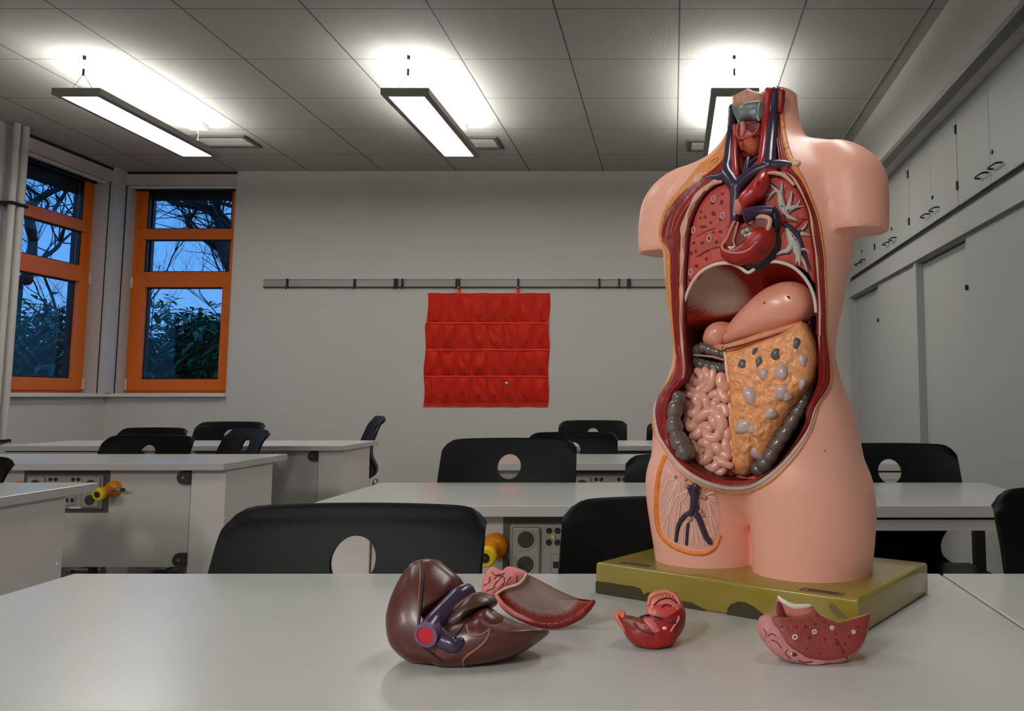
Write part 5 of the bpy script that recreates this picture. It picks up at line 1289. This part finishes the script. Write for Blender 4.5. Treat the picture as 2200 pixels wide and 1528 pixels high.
W.tube('muscle_rim', [(1064,1274),(1078,1302),(1108,1326),(1150,1342),(1200,1345),(1242,1329),(1264,1311),(1277,1292)], [.0025,.0035,.004,.0045,.005,.005,.0045,.003], K['muscle'], off=-.001, n=12)
W.tube('lining_rim', [(1062,1280),(1070,1302),(1080,1314),(1108,1328),(1145,1343)], [.002,.0032,.003,.0025,.0015], K['pinkrim'], off=.002)
W.tube('top_rim', [(1066,1277),(1085,1265),(1112,1256),(1124,1246),(1131,1233)], .0018, mat('rim_cream', S(214,176,156), .4), off=.001)
m_lungp = mat('lung_surface_pink', S(214,124,120), .5, var=.15, vscale=40, bump=.6, bscale=90)
lbk = W.pillow('lung_block', [(1036,1272),(1036,1248),(1048,1224),(1062,1218),(1078,1226),(1090,1218),(1110,1220),(1134,1232),(1124,1250),(1105,1260),(1080,1268),(1066,1284),(1050,1284)], .008, .04, m_lungp, off=.022, n_ring=10, p=3, wob=.0016, wscale=90)
for P in ([(1112,1222),(1111,1240),(1110,1254)], [(1045,1270),(1060,1264),(1064,1254),(1072,1246),(1082,1232)], [(1062,1244),(1070,1238),(1082,1240),(1084,1250),(1078,1258)], [(1040,1258),(1050,1252),(1052,1240)], [(1088,1256),(1092,1246),(1098,1240)], [(1056,1230),(1064,1236),(1078,1234)]):
    W.tube('lung_crack', P, .0007, K['spot'], off=0, parent=lbk)
# --- half heart
H = Slab('half_heart_model', 'small dark red half heart model with a raised pink flap before the green base', 'organ model', .962, .5, 1398, 1392)
hb = H.pillow('heart_wall', [(1322,1322),(1342,1320),(1360,1334),(1400,1342),(1440,1334),(1462,1306),(1472,1312),(1471,1345),(1455,1372),(1440,1390),(1408,1400),(1375,1394),(1350,1375),(1335,1348)], .018, .035, K['heart'], n_ring=10, wob=.0008)
fl = H.pillow('atrium_flap', [(1389,1328),(1390,1292),(1398,1275),(1428,1266),(1452,1274),(1466,1296),(1466,1320),(1452,1338),(1420,1345)], .006, .014, mat('salmon', S(218,122,102), .4, var=.1, vscale=60), off=.006, n_ring=8, p=3)
H.pillow('flap_hollow', [(1400,1322),(1402,1304),(1422,1298),(1448,1302),(1462,1308),(1458,1326),(1440,1336),(1415,1335)], .002, .004, mat('coral_red', S(206,66,66), .35, var=.2, vscale=90), off=-.001, n_ring=6)
H.pillow('ventricle_hollow', [(1338,1330),(1350,1322),(1368,1326),(1380,1325),(1400,1330),(1440,1338),(1452,1345),(1440,1362),(1405,1366),(1372,1362),(1350,1350)], .004, .005, K['heartin'], off=-.014, n_ring=6)
H.pillow('pink_fold', [(1382,1332),(1398,1328),(1412,1340),(1420,1358),(1405,1362),(1392,1350)], .004, .004, mat('fold_pink', S(212,104,104), .35), off=-.017, n_ring=6)
H.pillow('ear_flap', [(1318,1320),(1325,1313),(1341,1312),(1345,1322),(1341,1336),(1352,1362),(1358,1374),(1340,1356),(1326,1338)], .003, .012, mat('salmon_pale', S(210,116,96), .4), off=-.004, n_ring=6)
H.tube('flap_rim', [(1393,1300),(1400,1282),(1428,1272),(1450,1280),(1460,1298)], .0016, K['pinkrim'], off=.001, parent=fl)
H.tube('flap_fold', [(1405,1300),(1420,1288),(1440,1286),(1455,1296)], .0010, K['spot'], off=.0005, parent=fl)
H.tube('flap_fold', [(1422,1304),(1432,1299),(1442,1302)], .0010, K['spot'], off=.0008, parent=fl)
for i in range(7): H.tube('flap_notch', [(1404+i*6.5, 1284-4*math.sin(i*.5)), (1406+i*6.3, 1278-4*math.sin(i*.5))], .0006, K['pinkrim'], off=.0008, parent=fl, smooth=False)
H.tube('valve_edge', [(1376,1326),(1392,1322),(1412,1326),(1440,1334),(1458,1342)], .0013, K['vein'], off=.001)
H.tube('wall_edge', [(1456,1308),(1458,1330),(1448,1346),(1442,1356)], .0013, K['pinkrim'], off=.001)
H.tube('valve_edge', [(1362,1340),(1374,1352),(1388,1358),(1402,1362)], .0012, K['spot'], off=.001)
H.blob('vessel_opening', 1428, 1350, 5.5, 4, .0014, K['white'])
H.blob('vessel_opening', 1337, 1323, 4.5, 4, .001, K['fat'])
# --- lung slice
G = Slab('lung_slice_model', 'crescent lung slice with dark speckled red cut face, in front of the base\'s right corner', 'organ model', .906, .5, 1742, 1420)
m_lungl = mat('lung_outside_mauve', S(196,128,128), .5, var=.2, vscale=40, bump=.6, bscale=110)
m_face = mat('lung_cut_face', S(144,54,46), .45, var=.2, vscale=45, bump=.3, bscale=400)
G.pillow('lung_body', [(1627,1352),(1630,1330),(1642,1321),(1662,1322),(1700,1328),(1745,1326),(1790,1336),(1835,1334),(1868,1317),(1871,1326),(1858,1378),(1832,1412),(1792,1430),(1742,1436),(1700,1426),(1660,1402),(1636,1374)], .010, .035, m_lungl, n_ring=10, p=4, wob=.0012, wscale=80)
gf = G.pillow('cut_face', [(1658,1330),(1664,1324),(1700,1326),(1740,1318),(1748,1308),(1762,1322),(1800,1338),(1836,1337),(1866,1321),(1868,1330),(1856,1376),(1830,1406),(1785,1418),(1735,1414),(1700,1395),(1678,1368),(1664,1345)], .004, .006, m_face, off=-.009, n_ring=14, p=6)
cr_ = G.pillow('lung_crest', [(1666,1324),(1667,1302),(1672,1281),(1684,1292),(1705,1302),(1724,1303),(1742,1300),(1752,1314),(1758,1330),(1735,1334),(1695,1328)], .005, .012, mat('crest_pink', S(208,120,108), .45, var=.15, vscale=60), off=.004, n_ring=8, p=3)
G.tube('crest_rim', [(1673,1283),(1684,1293),(1704,1303),(1722,1304),(1741,1302)], [.0015,.0025,.003,.003,.002], K['white'], off=.001, parent=cr_)
G.pillow('crest_recess', [(1667,1318),(1669,1296),(1676,1294),(1684,1312),(1688,1325),(1676,1328)], .001, .002, K['spot'], off=-.004, n_ring=4, parent=cr_)
ZB = lambda x, y: (1280+.2909*x, 1230+.2909*y)
for x, y, a, b_, r in [(1375,400,9,7,0),(1480,402,10,8,.4),(1548,402,10,11,.8),(1622,377,9,11,.3),(1688,370,8,5,.5),(1800,392,9,6,.4),(1936,402,11,6,0),(1577,482,11,14,-.5),(1690,490,9,12,-.4),(1772,452,12,6,.3),(1870,472,9,7,.6),(1776,527,12,9,.6),(1838,530,8,12,-.5),(1440,350,7,6,0),(1745,330,8,4,.4),(1650,600,8,6,0),(1560,560,7,6,0)]:
    G.blob('vessel_spot', *ZB(x, y), a*.29, b_*.29, .0007, K['spot'], rot=r, parent=gf)
for x, y, r in [(1472,478,15),(1616,440,13),(1746,410,11),(1905,440,10)]:
    b = bmesh.new(); tube(b, [G.at(*ZB(x+r*math.cos(t), y+r*math.sin(t)), .0006) for t in [2*PI*i/8 for i in range(8)]], .0010, closed=True, per=3, n=6); obj('bronchus_ring', b, K['lilac'], gf, smooth=True)
    G.blob('bronchus_opening', *ZB(x, y), r*.16, r*.16, .0006, K['spot'], parent=gf)
G.blob('vessel_opening', *ZB(1462,606), 8, 4.5, .0012, K['spot'], rot=.3); G.blob('vessel_opening', *ZB(1446,603), 3, 3, .003, K['white'])
G.tube('lobe_fissure', [ZB(1770,490), ZB(1800,540), ZB(1830,595), ZB(1856,635)], .0009, K['spot'], off=0, parent=gf)
for P in ([(1300,500),(1340,520),(1370,560)], [(1330,470),(1300,455),(1270,470)], [(1420,570),(1400,600),(1440,640)], [(1500,650),(1540,665),(1600,660)], [(1240,420),(1260,450),(1250,480)]):
    G.tube('lung_crack', [ZB(*p) for p in P], .0006, K['spot'], off=0)
